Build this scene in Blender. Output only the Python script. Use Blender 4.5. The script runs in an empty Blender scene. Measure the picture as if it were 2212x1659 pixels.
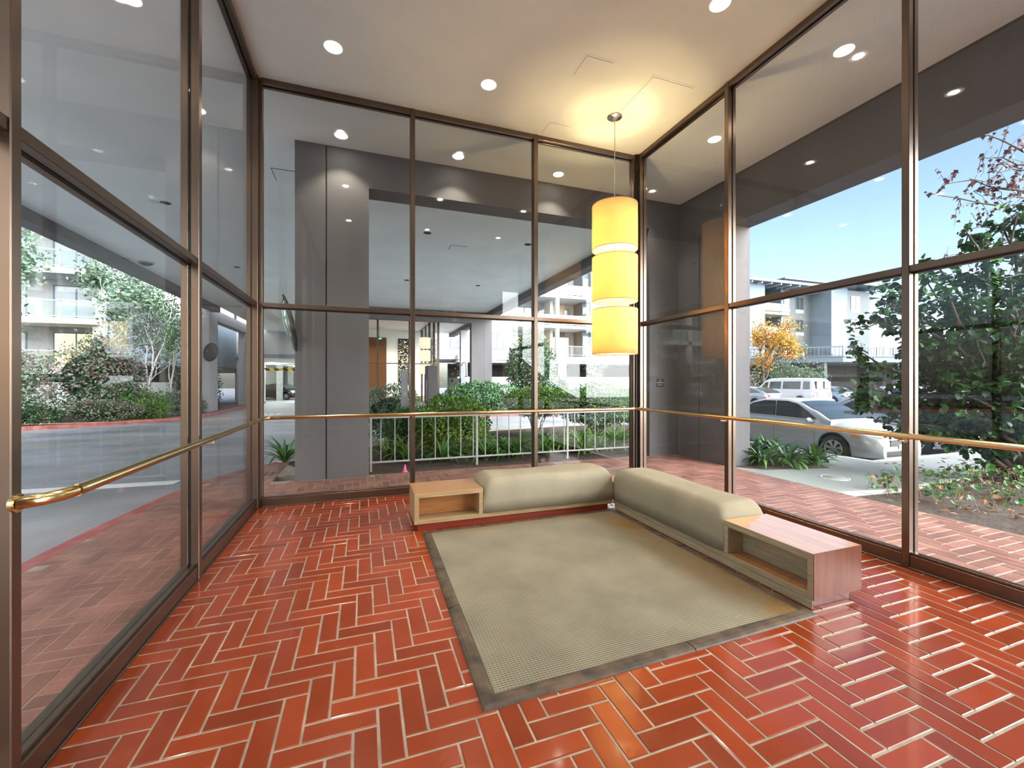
import bpy, math, random
from mathutils import Vector, Matrix
SC = bpy.context.scene
COL = SC.collection
R = math.radians
rnd = random.Random(7)

# ------------------------------------------------------------------ mesh collector
class MB:
    def __init__(s):
        s.v = []; s.f = []; s.m = []; s.t = []; s.sm = []
    def add(s, vs, fs, mi=0, tone=0.5, smooth=False):
        b = len(s.v); s.v.extend([tuple(p) for p in vs])
        for f in fs:
            s.f.append(tuple(b+i for i in f)); s.m.append(mi); s.t.append(tone); s.sm.append(smooth)
    def box(s, x0, y0, z0, x1, y1, z1, mi=0, tone=0.5):
        x0, x1 = min(x0, x1), max(x0, x1); y0, y1 = min(y0, y1), max(y0, y1); z0, z1 = min(z0, z1), max(z0, z1)
        s.add([(x0,y0,z0),(x1,y0,z0),(x1,y1,z0),(x0,y1,z0),(x0,y0,z1),(x1,y0,z1),(x1,y1,z1),(x0,y1,z1)],
              [(0,3,2,1),(4,5,6,7),(0,1,5,4),(1,2,6,5),(2,3,7,6),(3,0,4,7)], mi, tone)
    def bbox(s, x0, y0, z0, x1, y1, z1, b=0.004, mi=0, tone=0.5):
        """box with chamfered edges"""
        x0, x1 = min(x0, x1), max(x0, x1); y0, y1 = min(y0, y1), max(y0, y1); z0, z1 = min(z0, z1), max(z0, z1)
        b = min(b, (x1-x0)*.45, (y1-y0)*.45, (z1-z0)*.45)
        vs = []
        def idx(cx, cy, cz, k): return (cx*4+cy*2+cz)*3+k
        for cx in (0,1):
            for cy in (0,1):
                for cz in (0,1):
                    x = (x0,x1)[cx]; y = (y0,y1)[cy]; z = (z0,z1)[cz]
                    ix = x+(b if cx==0 else -b); iy = y+(b if cy==0 else -b); iz = z+(b if cz==0 else -b)
                    vs += [(x,iy,iz),(ix,y,iz),(ix,iy,z)]
        fs = []
        for c in (0,1):
            q = [idx(c,0,0,0),idx(c,1,0,0),idx(c,1,1,0),idx(c,0,1,0)]; fs.append(q if c else q[::-1])
            q = [idx(0,c,0,1),idx(0,c,1,1),idx(1,c,1,1),idx(1,c,0,1)]; fs.append(q if c else q[::-1])
            q = [idx(0,0,c,2),idx(1,0,c,2),idx(1,1,c,2),idx(0,1,c,2)]; fs.append(q if c else q[::-1])
        for a in (0,1):
            for c in (0,1):
                fs.append([idx(a,c,0,0),idx(a,c,1,0),idx(a,c,1,1),idx(a,c,0,1)])
                fs.append([idx(a,0,c,0),idx(a,1,c,0),idx(a,1,c,2),idx(a,0,c,2)])
                fs.append([idx(0,a,c,1),idx(1,a,c,1),idx(1,a,c,2),idx(0,a,c,2)])
        for cx in (0,1):
            for cy in (0,1):
                for cz in (0,1):
                    fs.append([idx(cx,cy,cz,0),idx(cx,cy,cz,1),idx(cx,cy,cz,2)])
        # orient outward
        C = Vector(((x0+x1)/2,(y0+y1)/2,(z0+z1)/2)); out = []
        for f in fs:
            P = [Vector(vs[i]) for i in f]; n = (P[1]-P[0]).cross(P[2]-P[0]); c = sum(P, Vector())/len(P)-C
            out.append(f if n.dot(c) > 0 else f[::-1])
        s.add(vs, out, mi, tone)
    def obox(s, c, size, M=None, mi=0, tone=0.5):
        hx, hy, hz = [q/2 for q in size]; c = Vector(c)
        P = [Vector(p) for p in [(-hx,-hy,-hz),(hx,-hy,-hz),(hx,hy,-hz),(-hx,hy,-hz),(-hx,-hy,hz),(hx,-hy,hz),(hx,hy,hz),(-hx,hy,hz)]]
        if M is not None: P = [M @ p for p in P]
        s.add([c+p for p in P], [(0,3,2,1),(4,5,6,7),(0,1,5,4),(1,2,6,5),(2,3,7,6),(3,0,4,7)], mi, tone)
    def prism(s, poly, z0, z1, mi=0, tone=0.5):
        n = len(poly)
        ar = sum(poly[i][0]*poly[(i+1)%n][1]-poly[(i+1)%n][0]*poly[i][1] for i in range(n))
        if ar < 0: poly = poly[::-1]
        zz0 = z0 if callable(z0) else (lambda x, y: z0); zz1 = z1 if callable(z1) else (lambda x, y: z1)
        vs = [(x,y,zz0(x,y)) for x,y in poly]+[(x,y,zz1(x,y)) for x,y in poly]
        s.add(vs, [tuple(range(n))[::-1], tuple(range(n,2*n))]+[(i,(i+1)%n,n+(i+1)%n,n+i) for i in range(n)], mi, tone)
    def slab(s, pts, off, mi=0, tone=0.5):
        """polygon in 3-D given a thickness vector"""
        n = len(pts); o = Vector(off); P = [Vector(p) for p in pts]
        nn = Vector()
        for i in range(n): nn += P[i].cross(P[(i+1)%n])
        if nn.dot(o) < 0: P = P[::-1]
        vs = P+[p+o for p in P]
        s.add(vs, [tuple(range(n))[::-1], tuple(range(n,2*n))]+[(i,(i+1)%n,n+(i+1)%n,n+i) for i in range(n)], mi, tone)
    def tube(s, pts, r, seg=10, mi=0, tone=0.5, caps=True, smooth=True):
        P = [Vector(p) for p in pts]; n = len(P)
        rr = r if isinstance(r, (list, tuple)) else [r]*n
        rings = []; up = None
        for i in range(n):
            d = (P[min(i+1,n-1)]-P[max(i-1,0)])
            if d.length < 1e-9: d = Vector((0,0,1))
            d.normalize()
            if up is None:
                a = Vector((0,0,1)) if abs(d.z) < .9 else Vector((1,0,0)); u = d.cross(a).normalized()
            else:
                u = (up-d*up.dot(d)); u = u.normalized() if u.length > 1e-6 else d.orthogonal().normalized()
            up = u; w = d.cross(u)
            rings.append([P[i]+(u*math.cos(2*math.pi*k/seg)+w*math.sin(2*math.pi*k/seg))*rr[i] for k in range(seg)])
        vs = [p for ring in rings for p in ring]; fs = []
        for i in range(n-1):
            for k in range(seg):
                a = i*seg+k; b = i*seg+(k+1)%seg; fs.append((a,b,b+seg,a+seg))
        s.add(vs, fs, mi, tone, smooth)
        if caps:
            s.add(rings[0], [tuple(range(seg))[::-1]], mi, tone); s.add(rings[-1], [tuple(range(seg))], mi, tone)
    def lathe(s, prof, seg=32, c=(0,0,0), mi=0, tone=0.5, M=None, smooth=True, closed=False):
        c = Vector(c); vs = []; n = len(prof)
        for r, z in prof:
            for k in range(seg):
                a = 2*math.pi*k/seg; p = Vector((r*math.cos(a), r*math.sin(a), z))
                vs.append(c+(M @ p if M is not None else p))
        fs = []
        for i in range(n-1 if not closed else n):
            j = (i+1) % n
            for k in range(seg):
                fs.append((i*seg+k, i*seg+(k+1)%seg, j*seg+(k+1)%seg, j*seg+k))
        s.add(vs, fs, mi, tone, smooth)
    def disc(s, c, r, seg=32, M=None, mi=0, tone=0.5, flip=False):
        c = Vector(c); vs = []
        for k in range(seg):
            a = 2*math.pi*k/seg; p = Vector((r*math.cos(a), r*math.sin(a), 0)); vs.append(c+(M @ p if M is not None else p))
        f = tuple(range(seg)); s.add(vs, [f[::-1] if flip else f], mi, tone)
    def grid(s, fn, nu, nv, mi=0, tone=0.5, smooth=True):
        vs = [fn(i/nu, j/nv) for j in range(nv+1) for i in range(nu+1)]
        fs = [(j*(nu+1)+i, j*(nu+1)+i+1, (j+1)*(nu+1)+i+1, (j+1)*(nu+1)+i) for j in range(nv) for i in range(nu)]
        s.add(vs, fs, mi, tone, smooth)
    def build(s, name, mats, parent=None, origin=None):
        if not isinstance(mats, (list, tuple)): mats = [mats]
        off = Vector((0,0,0))
        if parent is not None:
            p = parent
            while p is not None: off += p.location; p = p.parent
            vs = [(v[0]-off.x, v[1]-off.y, v[2]-off.z) for v in s.v]; loc = Vector((0,0,0))
        else:
            if origin is None:
                xs = [v[0] for v in s.v]; ys = [v[1] for v in s.v]; zs = [v[2] for v in s.v]
                origin = ((min(xs)+max(xs))/2, (min(ys)+max(ys))/2, min(zs))
            loc = Vector(origin); vs = [(v[0]-loc.x, v[1]-loc.y, v[2]-loc.z) for v in s.v]
        me = bpy.data.meshes.new(name); me.from_pydata(vs, [], s.f); 
        for m in mats: me.materials.append(m)
        me.polygons.foreach_set('material_index', s.m); me.polygons.foreach_set('use_smooth', s.sm)
        at = me.attributes.new('tone', 'FLOAT', 'FACE'); at.data.foreach_set('value', s.t)
        me.update()
        o = bpy.data.objects.new(name, me); COL.objects.link(o); o.location = loc
        if parent is not None: o.parent = parent
        return o

def tag(o, label=None, cat=None, group=None, kind=None):
    if label: o['label'] = label
    if cat: o['category'] = cat
    if group: o['group'] = group
    if kind: o['kind'] = kind
    return o
def thing(name, loc, label, cat, group=None, kind=None):
    o = bpy.data.objects.new(name, None); COL.objects.link(o); o.location = loc; o.empty_display_size = .1
    return tag(o, label, cat, group, kind)
def children(o): return [c for c in list(COL.objects) if c.parent == o]
def copy_tree(o, parent=None, kids=None):
    c = o.copy(); COL.objects.link(c)
    if parent is not None: c.parent = parent
    for ch in (children(o) if kids is None else kids): copy_tree(ch, c)
    return c
def struct(name, mb, mats, label, cat, parent=None):
    o = mb.build(name, mats, parent); return tag(o, label, cat, None, 'structure')
def copies(o, items):
    """items: (loc, rotz, label). The first one moves the original."""
    out = []; kids = children(o); g = o.get('group')
    for i, (loc, rz, label) in enumerate(items):
        c = o if i == 0 else copy_tree(o, None, kids)
        c.location = loc; c.rotation_euler = (0,0,rz)
        if label: c['label'] = label
        out.append(c)
    return out

# ------------------------------------------------------------------ materials
def nmat(name):
    m = bpy.data.materials.new(name); m.use_nodes = True; nt = m.node_tree; nt.nodes.clear()
    out = nt.nodes.new('ShaderNodeOutputMaterial'); return m, nt, out
def N(nt, t, **kw):
    n = nt.nodes.new(t)
    for k, v in kw.items(): setattr(n, k, v)
    return n
def pm(name, col, rough=.5, metal=0., var=.12, nscale=4., bump=0., bscale=60., emis=None, estr=0., coat=0., tone=0., spec=.5, rvar=0., col2=None, transl=0., stretch=None, det=3.):
    m, nt, out = nmat(name); L = nt.links
    p = N(nt, 'ShaderNodeBsdfPrincipled'); p.inputs['Roughness'].default_value = rough; p.inputs['Metallic'].default_value = metal
    p.inputs['Specular IOR Level'].default_value = spec; p.inputs['Coat Weight'].default_value = coat; p.inputs['Coat Roughness'].default_value = .08
    tc = N(nt, 'ShaderNodeTexCoord'); mp = N(nt, 'ShaderNodeMapping'); L.new(tc.outputs['Object'], mp.inputs[0])
    if stretch: mp.inputs['Scale'].default_value = stretch
    nz = N(nt, 'ShaderNodeTexNoise'); nz.inputs['Scale'].default_value = nscale; nz.inputs['Detail'].default_value = det; L.new(mp.outputs[0], nz.inputs['Vector'])
    c2 = col2 if col2 else tuple(min(1, q*(1+var)) for q in col); c1 = tuple(q*(1-var) for q in col) if not col2 else col
    rp = N(nt, 'ShaderNodeValToRGB'); e = rp.color_ramp.elements; e[0].position = .3; e[1].position = .7
    e[0].color = (*c1, 1); e[1].color = (*c2, 1); L.new(nz.outputs['Fac'], rp.inputs[0]); cs = rp.outputs[0]
    if tone:
        a = N(nt, 'ShaderNodeAttribute', attribute_name='tone'); mr = N(nt, 'ShaderNodeMapRange')
        mr.inputs['To Min'].default_value = 1-tone; mr.inputs['To Max'].default_value = 1+tone; L.new(a.outputs['Fac'], mr.inputs[0])
        mx = N(nt, 'ShaderNodeVectorMath', operation='SCALE'); L.new(cs, mx.inputs[0]); L.new(mr.outputs[0], mx.inputs['Scale']); cs = mx.outputs[0]
    L.new(cs, p.inputs['Base Color'])
    if rvar:
        mr = N(nt, 'ShaderNodeMapRange'); mr.inputs['To Min'].default_value = max(0, rough-rvar); mr.inputs['To Max'].default_value = rough+rvar
        L.new(nz.outputs['Fac'], mr.inputs[0]); L.new(mr.outputs[0], p.inputs['Roughness'])
    if bump:
        nb = N(nt, 'ShaderNodeTexNoise'); nb.inputs['Scale'].default_value = bscale; nb.inputs['Detail'].default_value = 2; L.new(mp.outputs[0], nb.inputs['Vector'])
        b = N(nt, 'ShaderNodeBump'); b.inputs['Strength'].default_value = bump; b.inputs['Distance'].default_value = .01; L.new(nb.outputs['Fac'], b.inputs['Height']); L.new(b.outputs[0], p.inputs['Normal'])
    if emis:
        p.inputs['Emission Color'].default_value = (*emis, 1); p.inputs['Emission Strength'].default_value = estr
    sh = p.outputs[0]
    if transl:
        tr = N(nt, 'ShaderNodeBsdfTranslucent'); L.new(cs, tr.inputs[0]); mx = N(nt, 'ShaderNodeMixShader'); mx.inputs[0].default_value = transl
        L.new(sh, mx.inputs[1]); L.new(tr.outputs[0], mx.inputs[2]); sh = mx.outputs[0]
    L.new(sh, out.inputs[0]); return m
def glassmat(name, tint=(.95,.97,.96), f0=.045, dirt=0., rough=0.):
    """thin pane: straight-through light plus Schlick mirror reflection (same from both sides)"""
    m, nt, out = nmat(name); L = nt.links
    g = N(nt, 'ShaderNodeNewGeometry'); d = N(nt, 'ShaderNodeVectorMath', operation='DOT_PRODUCT'); L.new(g.outputs['Normal'], d.inputs[0]); L.new(g.outputs['Incoming'], d.inputs[1])
    ab = N(nt, 'ShaderNodeMath', operation='ABSOLUTE'); L.new(d.outputs['Value'], ab.inputs[0])
    om = N(nt, 'ShaderNodeMath', operation='SUBTRACT', use_clamp=True); om.inputs[0].default_value = 1; L.new(ab.outputs[0], om.inputs[1])
    pw = N(nt, 'ShaderNodeMath', operation='POWER'); L.new(om.outputs[0], pw.inputs[0]); pw.inputs[1].default_value = 5
    fr = N(nt, 'ShaderNodeMapRange'); fr.inputs['To Min'].default_value = f0; fr.inputs['To Max'].default_value = 1; L.new(pw.outputs[0], fr.inputs[0])
    t = N(nt, 'ShaderNodeBsdfTransparent'); t.inputs[0].default_value = (*tint, 1)
    gl = N(nt, 'ShaderNodeBsdfGlossy'); gl.inputs['Roughness'].default_value = rough
    mx = N(nt, 'ShaderNodeMixShader'); L.new(fr.outputs[0], mx.inputs[0]); L.new(t.outputs[0], mx.inputs[1]); L.new(gl.outputs[0], mx.inputs[2]); sh = mx.outputs[0]
    if dirt:
        tc = N(nt, 'ShaderNodeTexCoord'); mp = N(nt, 'ShaderNodeMapping'); mp.inputs['Scale'].default_value = (30,30,2.5); L.new(tc.outputs['Object'], mp.inputs[0])
        nz = N(nt, 'ShaderNodeTexNoise'); nz.inputs['Scale'].default_value = 2.; nz.inputs['Detail'].default_value = 5; L.new(mp.outputs[0], nz.inputs['Vector'])
        mr = N(nt, 'ShaderNodeMapRange'); mr.inputs['From Min'].default_value = .45; mr.inputs['From Max'].default_value = .8; mr.inputs['To Max'].default_value = dirt; L.new(nz.outputs['Fac'], mr.inputs[0])
        df = N(nt, 'ShaderNodeBsdfDiffuse'); df.inputs[0].default_value = (.75,.78,.8,1)
        m2 = N(nt, 'ShaderNodeMixShader'); L.new(mr.outputs[0], m2.inputs[0]); L.new(sh, m2.inputs[1]); L.new(df.outputs[0], m2.inputs[2]); sh = m2.outputs[0]
    L.new(sh, out.inputs[0]); return m
def emit(name, col, s):
    m, nt, out = nmat(name); e = N(nt, 'ShaderNodeEmission'); e.inputs[0].default_value = (*col,1); e.inputs[1].default_value = s
    nt.links.new(e.outputs[0], out.inputs[0]); return m
def woodmat(name, c1, c2, axis=0, scale=3., rough=.32, coat=.3, cior=1.5):
    m, nt, out = nmat(name); L = nt.links; p = N(nt, 'ShaderNodeBsdfPrincipled'); p.inputs['Roughness'].default_value = rough; p.inputs['Coat Weight'].default_value = coat; p.inputs['Coat Roughness'].default_value = .10; p.inputs['Coat IOR'].default_value = cior
    tc = N(nt, 'ShaderNodeTexCoord'); mp = N(nt, 'ShaderNodeMapping'); sc = [14,14,14]; sc[axis] = .9; mp.inputs['Scale'].default_value = sc; L.new(tc.outputs['Object'], mp.inputs[0])
    nz = N(nt, 'ShaderNodeTexNoise'); nz.inputs['Scale'].default_value = scale; nz.inputs['Detail'].default_value = 6; nz.inputs['Distortion'].default_value = .6; L.new(mp.outputs[0], nz.inputs['Vector'])
    rp = N(nt, 'ShaderNodeValToRGB'); e = rp.color_ramp.elements; e[0].position = .3; e[1].position = .72; e[0].color = (*c1,1); e[1].color = (*c2,1); L.new(nz.outputs['Fac'], rp.inputs[0]); L.new(rp.outputs[0], p.inputs['Base Color'])
    L.new(p.outputs[0], out.inputs[0]); return m

M = {}
M['brick'] = pm('terracotta_brick', (.25,.038,.009), rough=.24, var=.07, nscale=5, tone=.20, rvar=.08, bump=.10, bscale=25, spec=.35, det=6, coat=.3)
M['brickout'] = pm('weathered_brick', (.235,.108,.082), rough=.5, var=.25, nscale=3, tone=.2, bump=.3, bscale=40, rvar=.12, det=6)
M['grout'] = pm('grout', (.34,.29,.21), rough=.85, var=.25, nscale=9, bump=.3)
M['groutout'] = pm('grout_outside', (.30,.26,.21), rough=.9, var=.25, nscale=6)
M['ceil'] = pm('ceiling_plaster', (.87,.925,.875), rough=.9, var=.035, nscale=1.2, bump=.08, bscale=120)
M['soffit'] = pm('soffit_plaster', (.88,.935,.91), rough=.9, var=.05, nscale=.8, bump=.08, bscale=90)
M['concrete'] = pm('painted_concrete', (.125,.118,.122), rough=.72, var=.10, nscale=1.6, bump=.12, bscale=45, stretch=(1,1,.35))
M['bronze'] = pm('bronze_anodised_frame', (.175,.125,.095), rough=.30, metal=.9, var=.08, nscale=2)
M['alu'] = pm('bronze_frame_light_face', (.30,.26,.22), rough=.4, metal=.7, var=.06, nscale=2)
M['gasket'] = pm('black_gasket', (.012,.012,.013), rough=.55, var=.1)
M['glass'] = glassmat('window_glass', (.97,.98,.975), .026)
M['glassd'] = glassmat('window_glass_streaked', (.97,.98,.975), .026, dirt=.014)
M['brass'] = pm('polished_brass', (.74,.55,.28), rough=.17, metal=1., var=.08, nscale=3)
M['nickel'] = pm('brushed_nickel', (.62,.60,.56), rough=.3, metal=1., var=.05)
M['black'] = pm('black_metal', (.02,.02,.02), rough=.45, var=.1)
M['white'] = pm('white_paint', (.80,.80,.78), rough=.5, var=.03)
M['wood'] = woodmat('honey_maple_top', (.42,.185,.055), (.56,.28,.10), axis=0, rough=.3, coat=1., cior=2.2)
M['woody'] = woodmat('honey_maple_top_cross', (.50,.235,.075), (.66,.35,.13), axis=1, rough=.3, coat=1., cior=2.6)
M['woodz'] = woodmat('cherry_end_panel', (.10,.020,.005), (.17,.045,.012), axis=2, scale=1.3, coat=.05)
M['plyx'] = woodmat('plywood_edge', (.27,.165,.075), (.40,.275,.145), axis=0, scale=5, rough=.45, coat=.1)
M['plyy'] = woodmat('plywood_edge_side', (.25,.185,.105), (.40,.33,.21), axis=1, scale=5, rough=.45, coat=.1)
M['plinth'] = woodmat('red_brown_plinth', (.16,.018,.008), (.24,.035,.015), axis=0, rough=.35)
M['plinthy'] = woodmat('red_brown_plinth_side', (.09,.014,.006), (.14,.028,.012), axis=1, rough=.35)
M['backp'] = woodmat('back_panel', (.30,.11,.03), (.42,.18,.06), axis=0)
M['asphalt'] = pm('asphalt', (.27,.285,.305), rough=.62, var=.32, nscale=.8, bump=.5, bscale=130, stretch=(.6,1,1), det=8)
M['cwalk'] = pm('concrete_walk', (.22,.235,.22), rough=.75, var=.16, nscale=1.3, bump=.2, bscale=60, det=7)
M['kerb'] = pm('concrete_kerb', (.46,.45,.41), rough=.8, var=.15, nscale=3)
M['redkerb'] = pm('red_painted_kerb', (.27,.045,.045), rough=.65, var=.3, nscale=4, col2=(.36,.14,.135))
M['soil'] = pm('soil_mulch', (.055,.036,.025), rough=.95, var=.5, nscale=14, bump=1., bscale=30, det=8)
M['line'] = pm('white_road_paint', (.78,.78,.76), rough=.7, var=.08, nscale=8)
M['yline'] = pm('yellow_road_paint', (.45,.36,.10), rough=.7, var=.15, nscale=8)
M['railg'] = pm('grey_painted_rail', (.36,.36,.35), rough=.45, var=.06)
M['bwhite'] = pm('white_stucco', (.46,.475,.48), rough=.85, var=.03, nscale=.8)
M['bgrey'] = pm('pale_grey_siding', (.12,.14,.148), rough=.8, var=.04, nscale=.6)
M['bblue'] = pm('blue_grey_siding', (.17,.225,.28), rough=.8, var=.04, nscale=.6)
M['btrim'] = pm('blue_grey_fascia', (.13,.175,.215), rough=.6, var=.05)
M['btan'] = pm('tan_balcony_panel', (.55,.44,.31), rough=.7, var=.08)
M['bdark'] = pm('dark_garage_interior', (.045,.042,.038), rough=.9, var=.2)
M['wing'] = pm('dark_window_glass', (.05,.065,.075), rough=.06, spec=.8, var=.2, nscale=.4)
M['winl'] = pm('curtained_window_glass', (.38,.46,.52), rough=.12, spec=.7, var=.12, nscale=.6)
M['winy'] = pm('lit_window_glass', (.5,.4,.2), rough=.2, var=.2, emis=(1,.78,.4), estr=.35)
M['leafd'] = pm('dark_green_leaf', (.018,.062,.014), rough=.4, var=.3, nscale=3, tone=.75, transl=.22, spec=.35)
M['leafm'] = pm('mid_green_leaf', (.07,.20,.045), rough=.42, var=.3, nscale=3, tone=.7, transl=.25)
M['leafb'] = pm('bright_green_leaf', (.12,.235,.032), rough=.42, var=.3, nscale=3, tone=.65, transl=.25)
M['leafg'] = pm('grey_green_leaf', (.15,.24,.155), rough=.45, var=.3, nscale=3, tone=.75, transl=.2)
M['leafp'] = pm('purple_leaf', (.36,.17,.20), rough=.5, var=.4, nscale=2, tone=.7, transl=.25, col2=(.20,.24,.16))
M['leafo'] = pm('autumn_leaf', (.50,.16,.025), rough=.5, var=.3, nscale=1.2, tone=.5, transl=.3, col2=(.50,.40,.05))
M['leafr'] = pm('russet_maple_leaf', (.09,.028,.018), rough=.5, var=.3, nscale=2, tone=.6, transl=.25)
M['strap'] = pm('strap_leaf', (.045,.16,.030), rough=.33, var=.3, nscale=4, tone=.7, transl=.22, spec=.6)
M['strapy'] = pm('light_strap_leaf', (.13,.28,.04), rough=.33, var=.3, nscale=4, tone=.6, transl=.25, spec=.6)
M['dry'] = pm('dry_leaf', (.30,.15,.06), rough=.8, var=.4, nscale=6, tone=.6)
M['bark'] = pm('bark', (.09,.07,.055), rough=.9, var=.35, nscale=8, bump=.8, bscale=25, stretch=(1,1,.3))
M['birch'] = pm('pale_birch_bark', (.55,.54,.50), rough=.8, var=.3, nscale=5, stretch=(1,1,2.5))
M['twig'] = pm('bare_twig', (.25,.20,.16), rough=.9, var=.2)
# ------------------------------------------------------------------ the lobby
XL, XR, YB, ZC, YF = -1.2475, 4.395, 6.064, 5.418, -2.6
GW = .1095     # brick module (width); a brick is three modules long
def herring(mb, x0, x1, y0, y1, keep=None, ztop=0.0, joint=.0055, ch=.004, clip=None):
    """90-degree herringbone of 1:3 bricks, phase fixed to the world"""
    ox, oy = .068, 3.047
    i0, i1 = int((x0-ox)/GW)-5, int((x1-ox)/GW)+5; j0, j1 = int((y0-oy)/GW)-5, int((y1-oy)/GW)+5
    r = random.Random(11)
    for i in range(i0, i1):
        for j in range(j0, j1):
            d = (i-j) % 6
            t = r.random()
            if d == 0: a, b, c, e = i, j, i+3, j+1
            elif d == 5: a, b, c, e = i, j, i+1, j+3
            else: continue
            bx0, by0, bx1, by1 = ox+a*GW+joint, oy+b*GW+joint, ox+c*GW-joint, oy+e*GW-joint
            bx0, bx1 = max(bx0, x0), min(bx1, x1); by0, by1 = max(by0, y0), min(by1, y1)
            if keep:
                q = keep((bx0+bx1)/2, (by0+by1)/2, bx0, by0, bx1, by1)
                if q is None: continue
                bx0, by0, bx1, by1 = q
            if bx1-bx0 < .012 or by1-by0 < .012: continue
            h = ztop+(r.random()-.5)*.0012; k = ch
            v = [(bx0,by0,h-.012),(bx1,by0,h-.012),(bx1,by1,h-.012),(bx0,by1,h-.012),
                 (bx0,by0,h-k*.6),(bx1,by0,h-k*.6),(bx1,by1,h-k*.6),(bx0,by1,h-k*.6),
                 (bx0+k,by0+k,h),(bx1-k,by0+k,h),(bx1-k,by1-k,h),(bx0+k,by1-k,h)]
            f = [(0,1,5,4),(1,2,6,5),(2,3,7,6),(3,0,4,7),(4,5,9,8),(5,6,10,9),(6,7,11,10),(7,4,8,11),(8,9,10,11)]
            mb.add(v, f, 0, t)
fl = MB(); herring(fl, XL-.02, XR+.02, YF, YB+.02, ztop=.0)
fl.box(XL-.02, YF, -.14, XR+.02, YB+.02, -.0035, 1)
struct('floor', fl, [M['brick'], M['grout']], 'glossy terracotta brick floor laid in herringbone inside the glass lobby', 'floor')

ce = MB(); ce.box(XL-.11, YF-.2, ZC, XR+.11, YB+.11, ZC+.25)
struct('ceiling', ce, M['ceil'], 'warm white plaster ceiling of the lobby', 'ceiling')

T0, T1 = 2.53, 2.585       # transom
SZ = .132                  # sill height
HZ = 5.352                 # head
def bay(n, axis, a0, a1, label, glass):
    """axis 'x-': left wall at XL, 'x+': right wall at XR, 'y': back wall. a0..a1 along the wall."""
    root = thing('window_%d' % n, (0,0,0), label, 'window', None, 'structure')
    def bx(mb, p0, p1, z0, z1, d0, d1, mi=0):
        # d = distance outwards from the inner face
        if axis == 'x-': mb.bbox(XL-d1, p0, z0, XL-d0, p1, z1, .003, mi)
        elif axis == 'x+': mb.bbox(XR+d0, p0, z0, XR+d1, p1, z1, .003, mi)
        else: mb.bbox(p0, YB+d0, z0, p1, YB+d1, z1, .003, mi)
    s = MB(); bx(s, a0, a1, 0, SZ-.02, 0, .11); bx(s, a0, a1, SZ-.02, SZ, .018, .05); bx(s, a0, a1, SZ-.032, SZ-.012, .06, .11); bx(s, a0, a1, 0, .012, -.012, .0)
    s.build('sill', [M['bronze']], root)
    t = MB(); bx(t, a0, a1, T0, T1, 0, .055); bx(t, a0, a1, T0-.012, T1-.008, .065, .11, 0); bx(t, a0, a1, T0-.006, T1-.006, .054, .066, 1)
    t.build('transom', [M['bronze'], M['gasket']], root)
    h = MB(); bx(h, a0, a1, HZ, ZC, 0, .05); bx(h, a0, a1, HZ-.012, ZC, .066, .11); bx(h, a0, a1, HZ+.01, ZC, .049, .067, 1)
    h.build('head', [M['bronze'], M['gasket']], root)
    for z0, z1 in ((SZ-.02, T0+.012), (T1-.02, HZ+.02)):
        g = MB()
        if axis == 'x-': g.box(XL-.063, a0-.01, z0, XL-.057, a1+.01, z1)
        elif axis == 'x+': g.box(XR+.057, a0-.01, z0, XR+.063, a1+.01, z1)
        else: g.box(a0-.01, YB+.057, z0, a1+.01, YB+.063, z1)
        g.build('pane', [glass], root)
    return root
LB = [(-1.74,.185),(.24,2.11),(2.165,4.03),(4.10,6.03)]
RB = [(-1.55,.335),(.39,2.275),(2.33,4.165),(4.23,5.98)]
BB = [(-1.2,.63),(.69,2.50),(2.56,4.31)]
n = 1
for k, (a, b) in enumerate(LB):
    bay(n, 'x-', a, b, ['left glass bay behind the camera position', 'left glass bay at the near end of the brass handrail', 'large left glass bay facing the red kerb and driveway garden', 'left glass bay next to the back left corner post'][k], M['glass']); n += 1
for k, (a, b) in enumerate(BB):
    bay(n, 'y', a, b, ['back glass bay looking out at the big grey concrete pier', 'middle back glass bay above the wooden cubby of the left bench', 'back glass bay behind the pendant lamp at the right corner'][k], M['glass']); n += 1
for k, (a, b) in enumerate(RB[::-1]):
    bay(n, 'x+', a, b, ['right glass bay beside the back right corner with lamp reflections', 'right glass bay looking out at the silver sedan', 'right glass bay looking out at the big leafy shrub', 'right glass bay behind the camera position'][k], M['glassd']); n += 1
n = 1
def mull(axis, a0, a1, label):
    global n
    m = MB()
    if axis == 'x-':
        m.bbox(XL-.05, a0, 0, XL+.008, a1, ZC, .004); m.box(XL-.066, a0+.012, 0, XL-.05, a1-.012, ZC, 1); m.bbox(XL-.115, a0-.003, 0, XL-.066, a1+.003, ZC, .004)
    elif axis == 'x+':
        m.bbox(XR-.008, a0, 0, XR+.05, a1, ZC, .004); m.box(XR+.05, a0+.012, 0, XR+.066, a1-.012, ZC, 1); m.bbox(XR+.066, a0-.003, 0, XR+.115, a1+.003, ZC, .004)
    else:
        m.bbox(a0, YB-.008, 0, a1, YB+.05, ZC, .004); m.box(a0+.012, YB+.05, 0, a1-.012, YB+.066, ZC, 1); m.bbox(a0-.003, YB+.066, 0, a1+.003, YB+.115, ZC, .004)
    struct('trim_%d' % n, m, [M['bronze'], M['gasket']], label, 'mullion'); n += 1
for k in range(3):
    mull('x-', LB[k][1], LB[k+1][0], ['left wall mullion behind the camera position', 'nearest pale bronze mullion at the left edge where the handrail ends', 'dark bronze mullion in the middle of the left glass wall'][k])
for k in range(2):
    mull('y', BB[k][1], BB[k+1][0], ['slim bronze mullion rising behind the cubby of the left bench', 'slim bronze mullion left of the pendant lamp'][k])
for k in range(3):
    mull('x+', RB[k][1], RB[k+1][0], ['right wall mullion behind the camera position', 'near right wall mullion in front of the leafy shrub', 'right wall mullion in front of the silver sedan tail'][k])
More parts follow.
